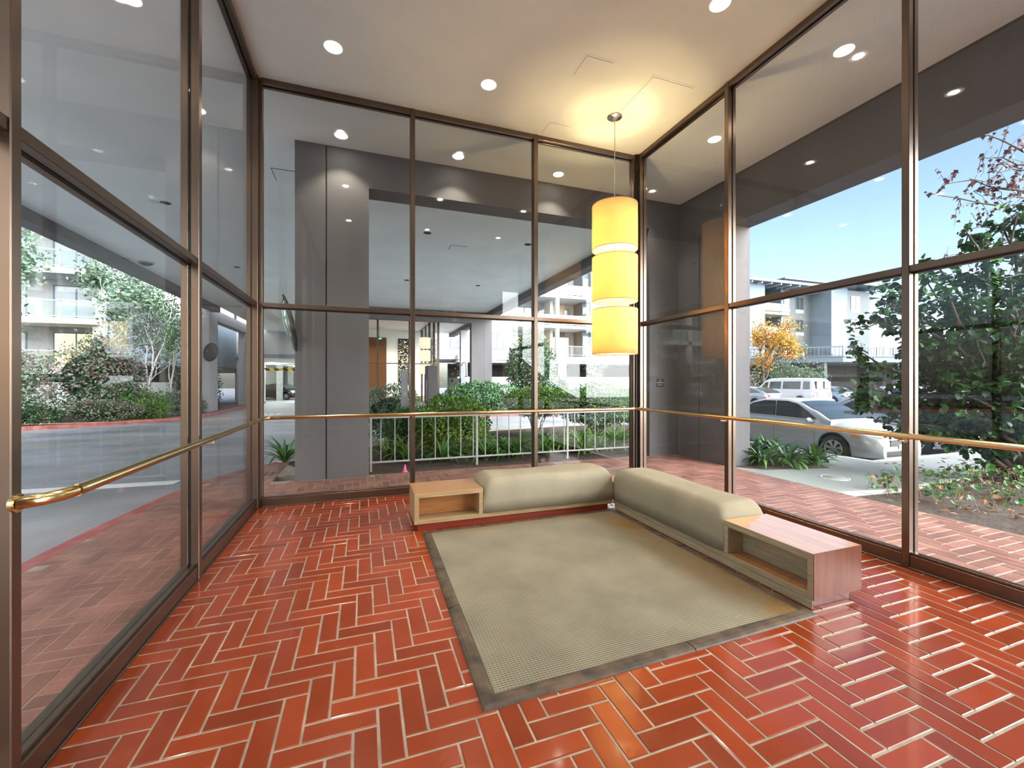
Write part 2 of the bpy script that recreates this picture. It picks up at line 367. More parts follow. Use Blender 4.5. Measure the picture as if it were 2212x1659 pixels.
c = MB(); c.bbox(XL-.115, 6.03, 0, XL+.008, 6.085, ZC, .004); c.bbox(XL-.115, 6.085, 0, -1.2, 6.18, ZC, .004); c.box(XL-.07, 6.025, 0, XL-.055, 6.03, ZC, 1)
struct('trim_%d' % n, c, [M['bronze'], M['gasket']], 'bronze corner post at the back left corner', 'corner post'); n += 1
c = MB(); c.bbox(4.31, YB-.01, 0, 4.365, YB+.05, ZC, .004); c.bbox(XR-.008, 5.98, 0, XR+.05, 6.04, ZC, .004); c.box(4.34, 6.03, 0, 4.43, 6.10, ZC, 1); c.bbox(4.305, YB+.05, 0, 4.51, 6.18, ZC, .004); c.bbox(XR+.06, 5.975, 0, 4.51, 6.12, ZC, .004)
struct('trim_%d' % n, c, [M['bronze'], M['gasket']], 'bronze corner post at the back right corner behind the pendant', 'corner post'); n += 1

# wall behind the camera, seen only in the glass reflections
w = MB(); w.box(XL-.12, YF-.2, 0, XR+.12, YF, ZC)
w.box(XL-.12, YF, 0, XL-.02, LB[0][0], ZC); w.box(XR+.02, YF, 0, XR+.12, RB[0][0], ZC)
M['rear'] = pm('taupe_plaster', (.36,.32,.27), rough=.85, var=.05)
struct('wall_rear', w, M['rear'], 'plain taupe rear wall of the lobby opposite the back glass', 'wall')
# mosaic artwork on that wall
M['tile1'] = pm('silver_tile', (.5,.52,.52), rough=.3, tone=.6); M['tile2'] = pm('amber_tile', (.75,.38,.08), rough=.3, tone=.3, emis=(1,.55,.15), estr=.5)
M['tile3'] = pm('charcoal_tile', (.04,.045,.05), rough=.3, tone=.3)
def mosaic(x0, x1, z0, z1, y, ny, seed, label, lit=.2):
    root = thing('mosaic_artwork', ((x0+x1)/2, y, z0), label, 'artwork')
    b = MB(); b.bbox(x0-.04, y, z0-.04, x1+.04, y+ny*.04, z1+.04, .004); b.build('backing_panel', [M['tile3']], root)
    t = MB(); r = random.Random(seed); s = .1; nx, nz = int((x1-x0)/s), int((z1-z0)/s)
    for i in range(nx):
        for j in range(nz):
            q = r.random()
            if q < .12: continue
            d = .045+r.random()*.05; w_ = s*(.55+.4*r.random())
            t.bbox(x0+i*s, y+ny*.04, z0+j*s, x0+i*s+w_, y+ny*(.04+d), z0+j*s+s*(.5+.45*r.random()), .003, 1 if q > 1-lit else (2 if q < .4 else 0), r.random())
    t.build('tiles', [M['tile1'], M['tile2'], M['tile3']], root); return root
mosaic(2.55, 3.25, 1.0, 4.6, YF+.001, 1, 3, 'tall mosaic panel of silver and amber tiles on the rear lobby wall', .16)

# ---- handrail
hr = thing('handrail', (1.5, 5.96, 1.135), 'polished brass handrail running around the inside of the glass walls', 'handrail')
lx, by, rx, hz, rr = -1.147, 5.964, 4.295, 1.135, .0245
def arc(cx, cy, r, a0, a1, k=6): return [(cx+r*math.cos(R(a0+(a1-a0)*i/k)), cy+r*math.sin(R(a0+(a1-a0)*i/k)), hz) for i in range(k+1)]
pts = [(-1.238,2.137,hz),(-1.222,2.142,hz),(-1.185,2.175,hz),(-1.158,2.235,hz),(lx,2.32,hz),(lx,4,hz)]+arc(lx+.07, by-.07, .07, 180, 90)+[(2,by,hz)]+arc(rx-.05, by-.05, .05, 90, 0)+[(rx,4,hz),(rx,-1.4,hz)]
t = MB(); t.tube(pts, rr, 20); t.build('rail', [M['brass']], hr)
for a_, b_, r_ in (((lx,2.30,hz),(lx,2.33,hz),rr*1.1),((-1.0,by,hz),(-1.03,by,hz),rr*1.08),((4.2,by,hz),(4.23,by,hz),rr*1.08),((rx,5.86,hz),(rx,5.89,hz),rr*1.08),((-1.2475,2.137,hz),(-1.233,2.137,hz),.036)):
    t = MB(); t.tube([a_,b_], r_, 20); t.build('joint_collar', [M['brass']], hr)
for (px, py, qx, qy) in ((lx,4.07,XL+.008,4.07),(.66,by,.66,YB-.008),(2.53,by,2.53,YB-.008),(rx,4.2,XR-.008,4.2),(rx,2.3,XR-.008,2.3),(rx,.36,XR-.008,.36)):
    b = MB(); b.tube([(px,py,hz-.015),(px,py,hz-.045),((px*.4+qx*.6),(py*.4+qy*.6),hz-.05),(qx,qy,hz-.05)], .007, 10)
    dx, dy = qx-px, qy-py; l = math.hypot(dx, dy); b.tube([(qx-dx/l*.006,qy-dy/l*.006,hz-.05),(qx,qy,hz-.05)], .02, 14); b.build('bracket', [M['brass']], hr)

# ---- recessed downlights (one built, the rest copied)
M['lamp'] = emit('lamp_face', (1,.93,.80), 14.); M['reflector'] = pm('lamp_reflector', (.75,.70,.6), rough=.25, metal=.6, emis=(1,.88,.68), estr=1.0); M['ringw'] = pm('white_trim_ring', (.85,.83,.78), rough=.4, emis=(1,.9,.75), estr=.25)
def downlight(lamp_on=True):
    root = thing('downlight', (0,0,0), 'x', 'ceiling light', 'recessed downlights in the ceiling')
    b = MB(); b.lathe([(.098,0),(.1,-.004),(.093,-.008),(.082,-.006),(.080,0)], 32); b.build('trim_ring', [M['ringw'] if lamp_on else M['black']], root)
    b = MB(); b.lathe([(.0815,-.006),(.070,-.0035),(.056,-.0025)], 32); b.build('reflector', [M['reflector'] if lamp_on else M['black']], root)
    if lamp_on:
        b = MB(); b.lathe([(.001,-.0075),(.03,-.007),(.05,-.005),(.058,-.0024)], 28); b.build('lamp', [M['lamp']], root)
    return root
dl = downlight()
GX = [-2.2,-.322,1.53,3.412,5.25]
items = []
def dlab(x, y):
    if y > 6.5: return {-.322:'lit downlight in the outside soffit over the concrete pier',1.53:'lit outside soffit downlight above the header, seen through the middle back glass',3.412:'lit outside soffit downlight seen left of the pendant rod',5.25:'lit outside soffit downlight beyond the back right corner post',-2.2:'lit outside soffit downlight left of the concrete pier'}[x]
    if x == 5.25: return 'lit downlight in the right soffit outside the %s right glass' % {5.25:'farthest',3.34:'near',1.45:'nearest'}[y]
    if x == -2.2: return 'lit downlight in the left soffit outside the %s left glass' % {5.25:'farthest',3.34:'middle',1.45:'nearest'}[y]
    if y == 5.25: return {-.322:'lit ceiling downlight at upper left of the lobby ceiling',1.53:'lit ceiling downlight in the middle of the back ceiling row'}[x]
    if y == 3.34: return {-.322:'lit ceiling downlight above the left floor out of frame',1.53:'lit ceiling downlight above the rug out of frame',3.412:'lit ceiling downlight cut by the top edge of the photo'}[x]
    return {-.322:'lit ceiling downlight above the camera on the left',1.53:'lit ceiling downlight above the camera in the middle',3.412:'lit ceiling downlight above the camera on the right'}[x]
for y in (1.45, 3.34, 5.25, 7.1):
    for x in GX:
        if (x, y) == (3.412, 5.25): continue
        items.append(((x, y, ZC), 0, dlab(x, y)))
copies(dl, items)
LAMPS = [it[0] for it in items]

# ---- access panels in the ceiling
M['gap'] = pm('shadow_gap', (.10,.085,.065), rough=.9)
for x0, x1, y0, y1, lab in ((2.48,2.83,4.39,4.74,'small square access panel in the ceiling left of the larger one'),(3.44,4.06,4.42,5.14,'large access panel in the ceiling near the pendant canopy'),(2.6,2.94,5.71,5.99,'small access panel in the ceiling close to the back glass')):
    root = thing('ceiling_access_panel', ((x0+x1)/2,(y0+y1)/2,ZC), lab, 'access panel')
    b = MB(); b.box(x0-.03,y0-.03,ZC-.003,x1+.03,y1+.03,ZC); b.build('flange', [M['ceil']], root)
    b = MB(); b.box(x0-.004,y0-.004,ZC-.0034,x1+.004,y0,ZC-.0029); b.box(x0-.004,y0,ZC-.0034,x0,y1,ZC-.0029); b.build('shadow_joint', [M['gap']], root)
    b = MB(); b.bbox(x0,y0,ZC-.006,x1,y1,ZC-.003,.001); b.build('panel', [M['ceil']], root)
# ------------------------------------------------------------------ rug
def rugmat():
    m, nt, out = nmat('ribbed_sisal'); L = nt.links; p = N(nt, 'ShaderNodeBsdfPrincipled'); p.inputs['Roughness'].default_value = .95; p.inputs['Specular IOR Level'].default_value = .1
    tc = N(nt, 'ShaderNodeTexCoord'); sp = N(nt, 'ShaderNodeSeparateXYZ'); L.new(tc.outputs['Object'], sp.inputs[0])
    def tri(sock, freq):
        a = N(nt, 'ShaderNodeMath', operation='MULTIPLY'); L.new(sock, a.inputs[0]); a.inputs[1].default_value = freq
        b = N(nt, 'ShaderNodeMath', operation='SINE'); L.new(a.outputs[0], b.inputs[0]); return b.outputs[0]
    wv = tri(sp.outputs['Y'], 2*math.pi/.0165); wx = tri(sp.outputs['X'], 2*math.pi/.021)
    pr = N(nt, 'ShaderNodeMath', operation='MULTIPLY'); L.new(wv, pr.inputs[0]); L.new(wx, pr.inputs[1])
    ad = N(nt, 'ShaderNodeMath', operation='MULTIPLY_ADD'); L.new(pr.outputs[0], ad.inputs[0]); ad.inputs[1].default_value = .45; L.new(wv, ad.inputs[2])
    mr = N(nt, 'ShaderNodeMapRange'); mr.inputs['From Min'].default_value = -1.3; mr.inputs['From Max'].default_value = 1.2; L.new(ad.outputs[0], mr.inputs[0])
    rp = N(nt, 'ShaderNodeValToRGB'); e = rp.color_ramp.elements; e[0].color = (.088,.078,.053,1); e[1].color = (.26,.232,.168,1); e[0].position = .0; e[1].position = .55; L.new(mr.outputs[0], rp.inputs[0])
    nz = N(nt, 'ShaderNodeTexNoise'); nz.inputs['Scale'].default_value = 2.2; nz.inputs['Detail'].default_value = 4; L.new(tc.outputs['Object'], nz.inputs['Vector'])
    # patchy brownish tint along the two bench sides
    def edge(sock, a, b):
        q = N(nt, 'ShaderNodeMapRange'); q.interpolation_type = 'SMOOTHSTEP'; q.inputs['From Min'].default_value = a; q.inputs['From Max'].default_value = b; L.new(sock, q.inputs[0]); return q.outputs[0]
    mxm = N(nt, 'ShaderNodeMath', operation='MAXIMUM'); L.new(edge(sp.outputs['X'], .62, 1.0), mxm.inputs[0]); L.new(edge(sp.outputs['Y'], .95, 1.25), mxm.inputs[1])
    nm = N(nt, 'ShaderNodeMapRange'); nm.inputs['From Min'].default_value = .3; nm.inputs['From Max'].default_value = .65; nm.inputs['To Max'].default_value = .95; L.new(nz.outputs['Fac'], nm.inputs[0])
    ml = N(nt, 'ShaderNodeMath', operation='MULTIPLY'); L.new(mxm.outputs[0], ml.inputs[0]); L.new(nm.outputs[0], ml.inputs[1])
    edge_tint = N(nt, 'ShaderNodeMix', data_type='RGBA', blend_type='MULTIPLY'); L.new(ml.outputs[0], edge_tint.inputs[0]); L.new(rp.outputs[0], edge_tint.inputs[6]); edge_tint.inputs[7].default_value = (.80,.50,.22,1)
    patch = N(nt, 'ShaderNodeMapRange'); patch.inputs['From Min'].default_value = .32; patch.inputs['From Max'].default_value = .72; patch.inputs['To Min'].default_value = .84; patch.inputs['To Max'].default_value = 1.14; L.new(nz.outputs['Fac'], patch.inputs[0])
    sc = N(nt, 'ShaderNodeVectorMath', operation='SCALE'); L.new(edge_tint.outputs[2], sc.inputs[0]); L.new(patch.outputs[0], sc.inputs['Scale']); L.new(sc.outputs[0], p.inputs['Base Color'])
    bp = N(nt, 'ShaderNodeBump'); bp.inputs['Strength'].default_value = .7; bp.inputs['Distance'].default_value = .004; L.new(mr.outputs[0], bp.inputs['Height']); L.new(bp.outputs[0], p.inputs['Normal'])
    L.new(p.outputs[0], out.inputs[0]); return m
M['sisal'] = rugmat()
M['leather'] = pm('mottled_leather_border', (.025,.018,.013), rough=.6, nscale=9, col2=(.12,.075,.043), bump=.3, bscale=20, det=8)
A = [(.545,1.965),(2.925,2.02),(2.945,4.555),(.585,4.515)]      # outer corners
rg = thing('area_rug', (1.75,3.27,0), 'beige ribbed sisal rug with mottled brown leather border on the brick floor', 'rug')
cx, cy = 1.75, 3.27
B = []
bw = .085
for i in range(4):
    p0, p1, p2 = Vector(A[i-1]), Vector(A[i]), Vector(A[(i+1) % 4]); e1 = (p1-p0).normalized(); e2 = (p2-p1).normalized()
    n1 = Vector((-e1.y,e1.x)); n2 = Vector((-e2.y,e2.x)); b = (n1+n2).normalized(); B.append(p1+b*bw/b.dot(n1))
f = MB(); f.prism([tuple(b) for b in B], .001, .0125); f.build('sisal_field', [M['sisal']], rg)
def border(seg):
    m = MB()
    i, t0, t1 = seg
    a0, a1, b0, b1 = Vector(A[i]), Vector(A[(i+1)%4]), B[i], B[(i+1)%4]
    def P(t): return a0.lerp(a1, t), b0.lerp(b1, t)
    K = 10; ring = []
    for k in range(K+1):
        t = t0+(t1-t0)*k/K; o, q = P(t)
        ring.append([(o.x,o.y,.0005),(*(o.lerp(q,.08)),.010),(*(o.lerp(q,.3)),.0155),(*(o.lerp(q,.75)),.0165),(*(o.lerp(q,.97)),.0135),(*(o.lerp(q,1.0)),.0015)])
    vs = [p for r_ in ring for p in r_]; n_ = 6; fs = []
    for k in range(K):
        for j in range(n_):
            fs.append((k*n_+j, (k+1)*n_+j, (k+1)*n_+(j+1)%n_, k*n_+(j+1)%n_))
    fs += [tuple(range(n_)), tuple(range(K*n_, K*n_+n_))[::-1]]
    m.add(vs, fs, 0, .5, False); return m
for sg in ((0,0,.55),(0,.553,1),(1,0,.5),(1,.503,1),(2,0,1),(3,0,.62),(3,.625,1)):
    border(sg).build('leather_border', [M['leather']], rg)

# ------------------------------------------------------------------ benches
M['linen'] = pm('beige_linen', (.29,.255,.18), rough=.92, var=.10, nscale=3, bump=.35, bscale=260, spec=.15, det=6)
def cushion(x0, x1, y0, y1, z0, z1, r=.12, dirx=True, wr=0):
    m = MB(); nx, nv = (64, 40)
    # superelliptic section swept along the long axis with rounded ends
    L0, L1, W0, W1 = (x0,x1,y0,y1) if dirx else (y0,y1,x0,x1)
    wc, hw = (W0+W1)/2, (W1-W0)/2; rg2 = random.Random(5+wr)
    creases = [(rg2.random(), rg2.uniform(.35,.75), rg2.uniform(-.6,.6)) for _ in range(9)]
    # section around: bottom-front -> up -> over -> down
    prof = []
    K = 36
    for k in range(K+1):
        a = math.pi*k/K; ca, sa = math.cos(a), math.sin(a)
        u = -math.copysign(abs(ca)**.34, ca); v = abs(sa)**.44
        prof.append((u, v))
    S = 72; vs = []; 
    for i in range(S+1):
        t = i/S; e = min(t, 1-t)*(L1-L0); fall = 1.0
        if e < r: fall = math.sqrt(max(0, 1-((r-e)/r)**2))
        fh = .55+.45*fall; fw = .93+.07*fall
        l = L0+(L1-L0)*t
        for (u, v) in prof:
            h = z0+(z1-z0)*v*fh
            if v > .8:
                for (tc_, wd, sk) in creases:
                    d = (t-tc_-sk*.04*u)/.008
                    if abs(d) < 3 and u < .55: h -= .0045*math.exp(-d*d)*max(0, 1-abs(u+.5))
                h += .006*math.sin(t*9.+u*2)*fall
            w = wc+hw*u*fw*(1.0 if v > .05 else .985)
            vs.append((l, w, h) if dirx else (w, l, h))
    n_ = len(prof); fs = []
    for i in range(S):
        for k in range(n_-1):
            q = (i*n_+k, i*n_+k+1, (i+1)*n_+k+1, (i+1)*n_+k); fs.append(q if not dirx else q[::-1])
        q = (i*n_, (i+1)*n_, (i+1)*n_+n_-1, i*n_+n_-1); fs.append(q if not dirx else q[::-1])
    m.add(vs, fs, 0, .5, True)
    e0 = tuple(range(n_)); e1 = tuple(range(S*n_, S*n_+n_)); m.add([vs[i] for i in e0], [tuple(range(n_)) if dirx else tuple(range(n_))[::-1]]); m.add([vs[i] for i in e1], [tuple(range(n_))[::-1] if dirx else tuple(range(n_))])
    return m
# left bench (along the back glass): cubby at its left end
b1 = thing('bench', (1.72,4.79,0), 'low upholstered bench along the back glass with honey wood cubby at its left end', 'bench', 'upholstered lobby benches')
x0, x1, y0, y1, z0, z1 = .51, 2.925, 4.54, 5.045, .078, .406
m = MB(); m.bbox(.548,4.565,0,2.87,5.02,z0,.002); m.build('plinth', [M['plinth']], b1)
m = MB(); m.bbox(x0+.047,y0,z0,x1,y1,z0+.047,.002); m.build('base_shelf', [M['plyx']], b1)
m = MB(); m.bbox(x0,y0,z1-.05,1.258,y1,z1-.004,.002,0); m.box(x0+.001,y0+.001,z1-.0045,1.257,y1-.001,z1,1); m.build('cubby_top', [M['plyx'], M['wood']], b1)
m = MB(); m.bbox(x0,y0,z0,x0+.047,y1,z1-.05,.002); m.build('cubby_side', [M['plyx']], b1)
m = MB(); m.bbox(1.213,y0,z0+.047,1.258,y1,z1-.05,.002); m.build('cubby_side', [M['plyx']], b1)
m = MB(); m.box(x0+.047,y0+.20,z0+.047,1.213,y0+.215,z1-.05); m.build('cubby_back', [M['backp']], b1)
cushion(1.264, 2.945, y0-.018, y1+.03, z0+.049, .512, .13, True, 0).build('cushion', [M['linen']], b1)
# right bench (along the right glass): cubby at its near end
b2 = thing('bench', (3.2,3.35,0), 'low upholstered bench along the right glass with sky reflecting on its near wooden cubby top', 'bench', 'upholstered lobby benches')
x0, x1, y0, y1 = 2.955, 3.455, 2.078, 4.58; z1 = .392
m = MB(); m.bbox(2.962,2.085,0,3.33,4.54,z0-.012,.002); m.build('plinth', [M['plinthy']], b2)
m = MB(); m.box(2.9545,2.086,.004,2.962,4.54,z0-.014); m.build('plinth_face', [M['plyy']], b2)
z0 = .066
m = MB(); m.bbox(x0,y0+.045,z0,x1,y1,z0+.047,.002); m.build('base_shelf', [M['plyy']], b2)
m = MB(); m.bbox(x0,y0+.004,z1-.05,x1,2.855,z1-.004,.002,0); m.box(x0+.001,y0+.0025,z1-.0045,x1-.001,2.854,z1,1); m.build('cubby_top', [M['plyy'], M['woody']], b2)
m = MB(); m.bbox(x0,y0+.004,z0,x1,y0+.045,z1-.05,.002); m.box(x0+.006,y0,z0,x1,y0+.0035,z1,1); m.build('cubby_side', [M['plyy'], M['woodz']], b2)
m = MB(); m.bbox(x0,2.81,z0+.047,x1,2.855,z1-.05,.002); m.build('cubby_side', [M['plyy']], b2)
m = MB(); m.box(x0+.17,y0+.045,z0+.047,x0+.185,2.81,z1-.05); m.build('cubby_back', [M['plyy']], b2)
m = MB(); m.box(x0+.004,y0+.046,z0+.047,x0+.169,2.809,z0+.049); m.build('cubby_floor', [M['backp']], b2)
cushion(x0-.018, x1+.03, 2.862, 4.60, z0+.049, .505, .13, False, 3).build('cushion', [M['linen']], b2)

# ------------------------------------------------------------------ pendant
def shademat(name, col, e):
    m, nt, out = nmat(name); L = nt.links
    d = N(nt, 'ShaderNodeBsdfDiffuse'); d.inputs[0].default_value = (.72,.62,.42,1); t = N(nt, 'ShaderNodeBsdfTranslucent'); t.inputs[0].default_value = (.80,.62,.32,1)
    mx = N(nt, 'ShaderNodeMixShader'); mx.inputs[0].default_value = .55; L.new(d.outputs[0], mx.inputs[1]); L.new(t.outputs[0], mx.inputs[2])
    em = N(nt, 'ShaderNodeEmission'); em.inputs[0].default_value = (*col,1); em.inputs[1].default_value = e
    ad = N(nt, 'ShaderNodeAddShader'); L.new(mx.outputs[0], ad.inputs[0]); L.new(em.outputs[0], ad.inputs[1]); L.new(ad.outputs[0], out.inputs[0]); return m
M['shade'] = shademat('glowing_linen_shade', (1.0,.58,.14), .04)
M['hem'] = pm('shade_hem', (.33,.25,.12), rough=.8)
M['bulb'] = emit('bulb', (1,.80,.45), 3.)
PX, PY = 3.437, 5.283
def pendant(px, py, zc, tops, label, mshade, lit=True, r=.323, h=.645):
    root = thing('pendant_lamp', (px,py,tops[-1]-h), label, 'pendant lamp')
    m = MB(); m.lathe([(.001,zc-.045),(.022,zc-.044),(.03,zc-.03),(.032,zc-.022),(.095,zc-.016),(.108,zc-.006),(.108,zc-.0005),(.001,zc-.0005)], 32, (px,py,0)); m.build('ceiling_canopy', [M['nickel']], root)
    m = MB(); m.tube([(px,py,zc-.03),(px,py,tops[0]-.05)], .008, 12); m.build('rod', [M['nickel']], root)
    for k, zt in enumerate(tops):
        m = MB(); m.lathe([(r,zt-h),(r,zt),(r-.004,zt),(r-.004,zt-h)], 64, (px,py,0), closed=True); sh = m.build('drum_shade', [mshade], root)
        for zz in (zt-.003, zt-h+.003):
            m = MB(); m.lathe([(r+.0015,zz-.004),(r+.0015,zz+.004),(r-.005,zz+.004),(r-.005,zz-.004)], 64, (px,py,0), closed=True); m.build('rim', [M['hem']], sh)
        m = MB()
        for a in (20, 140, 260): m.tube([(px+.01*math.cos(R(a)),py+.01*math.sin(R(a)),zt-.05),(px+(r-.003)*math.cos(R(a)),py+(r-.003)*math.sin(R(a)),zt-.03)], .003, 6)
        m.tube([(px,py,zt-.05),(px,py,zt-h-.02)], .008, 10); m.build('spider', [M['nickel']], sh)
        if lit:
            m = MB(); m.lathe([(.001,zt-.40),(.022,zt-.392),(.034,zt-.36),(.028,zt-.32),(.014,zt-.29),(.013,zt-.27),(.001,zt-.27)], 20, (px+.05,py,0)); m.build('bulb', [M['bulb']], sh)
    m = MB(); m.disc((px,py,tops[-1]-h+.012), r-.006, 48); m.lathe([(.001,tops[-1]-h+.004),(.02,tops[-1]-h+.004),(.02,tops[-1]-h+.012)], 16, (px,py,0)); m.build('diffuser', [mshade], root)
    return root
pendant(PX, PY, ZC, (4.132,3.382,2.625), 'tall pendant lamp of three glowing cream drum shades hanging in the back right corner', M['shade'])
# ------------------------------------------------------------------ canopy, piers, twin lobby
s = MB()
for x0, y0, x1, y1 in ((-7.0,-5,-1.36,37),(-1.36,6.18,6.5,7.46),(4.51,-5,6.5,6.18),(-1.36,7.46,6.5,7.9),(-1.36,7.9,6.55,34)):
    s.box(x0, y0, ZC, x1, y1, ZC+.3)
s.box(-1.36,34,ZC,-1.3,37,ZC+.3)
struct('canopy_soffit', s, M['soffit'], 'pale plaster soffit of the canopy over the entrance drive', 'soffit')
s = MB(); s.box(6.5,-5,4.525,6.98,7.92,ZC+.5); s.box(6.497,-5,ZC-.035,6.5,7.44,ZC,1)
struct('canopy_beam', s, [M['concrete'],M['gap']], 'grey painted concrete edge beam along the right side of the soffit', 'beam')
s = MB(); s.box(6.55,7.9,5.12,6.95,34,ZC+.5)
struct('canopy_beam', s, M['concrete'], 'shallow grey fascia beam on the far right edge of the drive canopy', 'beam')
s = MB(); s.box(-7.4,-5,5.14,-7.0,25.8,ZC+.5)
struct('canopy_beam', s, M['concrete'], 'grey fascia beam on the left edge of the drive canopy above the garden', 'beam')
def wallA(y0, y1, name, lab, face):
    w = MB()
    gx = -.563
    w.box(-1.02,y0,-.15,gx-.012,y1,ZC); w.box(gx+.012,y0,-.15,.092,y1,ZC); w.box(gx-.012,y0+.03,-.15,gx+.012,y1-.03,ZC)
    w.box(.092,y0,4.815,5.71,y1,ZC)
    w.box(5.71,y0,-.15,6.4995,y1,ZC)
    if face > 0:
        w.box(6.45,6.12,-.35,6.98,6.84,4.525); w.box(6.465,6.84,-.35,6.98,6.86,4.525); w.box(6.45,6.86,-.35,6.98,y1,4.525)
    else:
        w.box(6.42,y0,-.15,6.44,y0-.006,ZC); w.box(6.5,y0,-.15,6.9,y1,ZC)
    return struct(name, w, M['concrete'], lab, 'wall')
wallA(7.46,7.92,'wall_drive','grey concrete portal wall with a tall pier and header just outside the back glass',1)
wallA(23.0,23.45,'wall_far','grey concrete portal wall on the far side of the drive',-1)
# left colonnade and garage front
w = MB(); w.box(-7.95,25.8,-.15,-7.5,27.2,ZC); w.box(-7.95,33.1,-.15,-7.5,36.6,ZC); w.box(-7.95,27.2,4.85,-7.5,33.1,ZC)
M['concl'] = pm('pale_painted_concrete', (.30,.31,.335), rough=.75, var=.08, nscale=1.2)
struct('wall_left_colonnade', w, M['concl'], 'pale grey colonnade wall at the left end of the drive', 'wall')
w = MB(); w.box(-9,37,3.35,-1.3,37.4,9); w.box(-9,37,-.15,-7.15,37.4,3.35); w.box(-7.15,36.9,3.0,-1.3,37.4,3.35,1); w.box(-9,36.7,3.35,-1.3,37,3.62,2)
struct('wall_garage', w, [M['bwhite'],M['white'],M['bblue']], 'white wall with the garage entrance beyond the convex mirror', 'wall')
g = MB(); g.box(-9,37.4,3.0,2,58,3.2); g.box(-9,58,-.15,2,58.2,3.0); g.box(-9.2,37.4,-.15,-9,58,3.0)
for x in (-7.2,-4.6,-2.0):
    for y in (42, 48): g.box(x,y,-.15,x+.45,y+.45,3.0)
M['garw'] = pm('garage_concrete', (.30,.31,.29), rough=.9, var=.15)
struct('garage_interior', g, M['garw'], 'dim concrete garage interior with columns', 'garage')
gl = MB()
M['tubel'] = emit('garage_tube', (.9,1,.95), 6.)
for i,(x,y,lab) in enumerate(((-6.9,39.0,'fluorescent garage lamp just inside the garage entrance'),(-5.6,44.5,'fluorescent garage lamp farther inside the garage'))):
    r_ = thing('garage_lamp', (x,y,2.92), lab, 'garage lamp'); m = MB(); m.box(x-.6,y-.08,2.95,x+.6,y+.08,3.0); m.build('housing',[M['white']],r_); m = MB(); m.box(x-.58,y-.05,2.915,x+.58,y+.05,2.95); m.build('tube',[M['tubel']],r_)
cb = thing('clearance_bar', (-5.4,36.6,2.42), 'black and yellow striped clearance bar hanging in the garage entrance', 'clearance bar')
m = MB(); x = -7.1; k = 0
while x < -2.2:
    a, b = x, x+.31
    m.slab([(a,36.55,2.55),(b,36.55,2.55),(b+.13,36.55,2.36),(a+.13,36.55,2.36)], (0,.06,0), k % 2); x += .31; k += 1
M['yel'] = pm('safety_yellow', (.75,.50,.04), rough=.5)
m.build('bar', [M['black'], M['yel']], cb)
for x in (-6.9,-2.6):
    m = MB(); m.tube([(x,36.58,2.55),(x,36.6,2.9),(x,36.89,3.04)], .008, 6); m.build('chain', [M['railg']], cb)

# convex mirror on the pier, a second one on the colonnade
M['mirror'] = pm('mirror_face', (.80,.82,.83), rough=.04, metal=1., var=.0)
def mirror(c, n, arm_to, label):
    root = thing('convex_mirror', c, label, 'traffic mirror'); n = Vector(n).normalized(); q = n.to_track_quat('Z','Y').to_matrix(); C = Vector(c); Rr = .46
    m = MB(); m.lathe([(.001,.07)]+[(Rr*math.sin(R(a))/math.sin(R(42)), .07-.07*(1-math.cos(R(a)))/(1-math.cos(R(42)))) for a in range(6,43,6)], 40, C, M=q); m.build('mirror_face', [M['mirror']], root)
    m = MB(); m.lathe([(Rr,.0),(Rr+.02,.0),(Rr+.025,-.025),(Rr*.7,-.07),(.05,-.09),(.001,-.09)], 40, C, M=q); m.build('back_shell', [M['black']], root)
    m = MB(); m.tube([C-n*.085, C-n*.2, Vector(arm_to)], .014, 8); m.build('arm', [M['railg']], root)
    return root
mirror((-1.13,7.62,2.50), (-.975,-.15,-.20), (-1.02,7.75,2.85), 'round convex traffic mirror seen edge-on beside the big concrete pier')
mirror((-7.35,25.55,3.05), (.55,.8,-.1), (-7.6,25.8,3.2), 'dark-backed convex mirror mounted on the left colonnade pier')

# soffit details
M['blackhole'] = pm('unlit_recess', (.015,.015,.017), rough=.8)
off = thing('recessed_fixture', (0,0,0), 'x', 'unlit ceiling light', 'unlit recessed fixtures in the drive canopy')
m = MB(); m.lathe([(.001,-.002),(.085,-.002),(.086,0)], 28); m.build('dark_aperture', [M['blackhole']], off)
m = MB(); m.lathe([(.085,0),(.085,-.005),(.10,-.005),(.102,0)], 28); m.build('trim_ring', [M['black']], off)
cof = []
for x, y, lab in ((-4.0,11.04,'unlit black recessed fixture in the soffit seen through the middle left glass'),(1.57,11.04,'unlit black recessed fixture above the header seen through the middle back glass'),(-1.25,11.04,'unlit recessed fixture in the soffit left of the concrete pier'),(4.36,11.04,'unlit recessed fixture in the drive soffit behind the pendant'),(-4.0,16.5,'unlit recessed fixture far back in the left drive soffit'),(1.57,16.5,'unlit recessed fixture in the middle of the drive soffit'),(4.36,16.5,'unlit recessed fixture in the drive soffit near its right edge')):
    cof.append(((x,y,ZC),0,lab))
copies(off, cof)
sd = thing('smoke_detector', (-6.6,16.8,ZC-.12), 'grey domed fixture on the soffit near the left fascia', 'ceiling fixture')
m = MB(); m.lathe([(.001,ZC-.10),(.10,ZC-.095),(.16,ZC-.06),(.17,ZC-.03)], 24, (-6.6,16.8,0)); m.build('dome', [M['blackhole']], sd)
m = MB(); m.lathe([(.17,ZC-.04),(.21,ZC-.035),(.21,ZC-.0005),(.001,ZC-.0005)], 24, (-6.6,16.8,0)); m.build('base_ring', [M['railg']], sd)
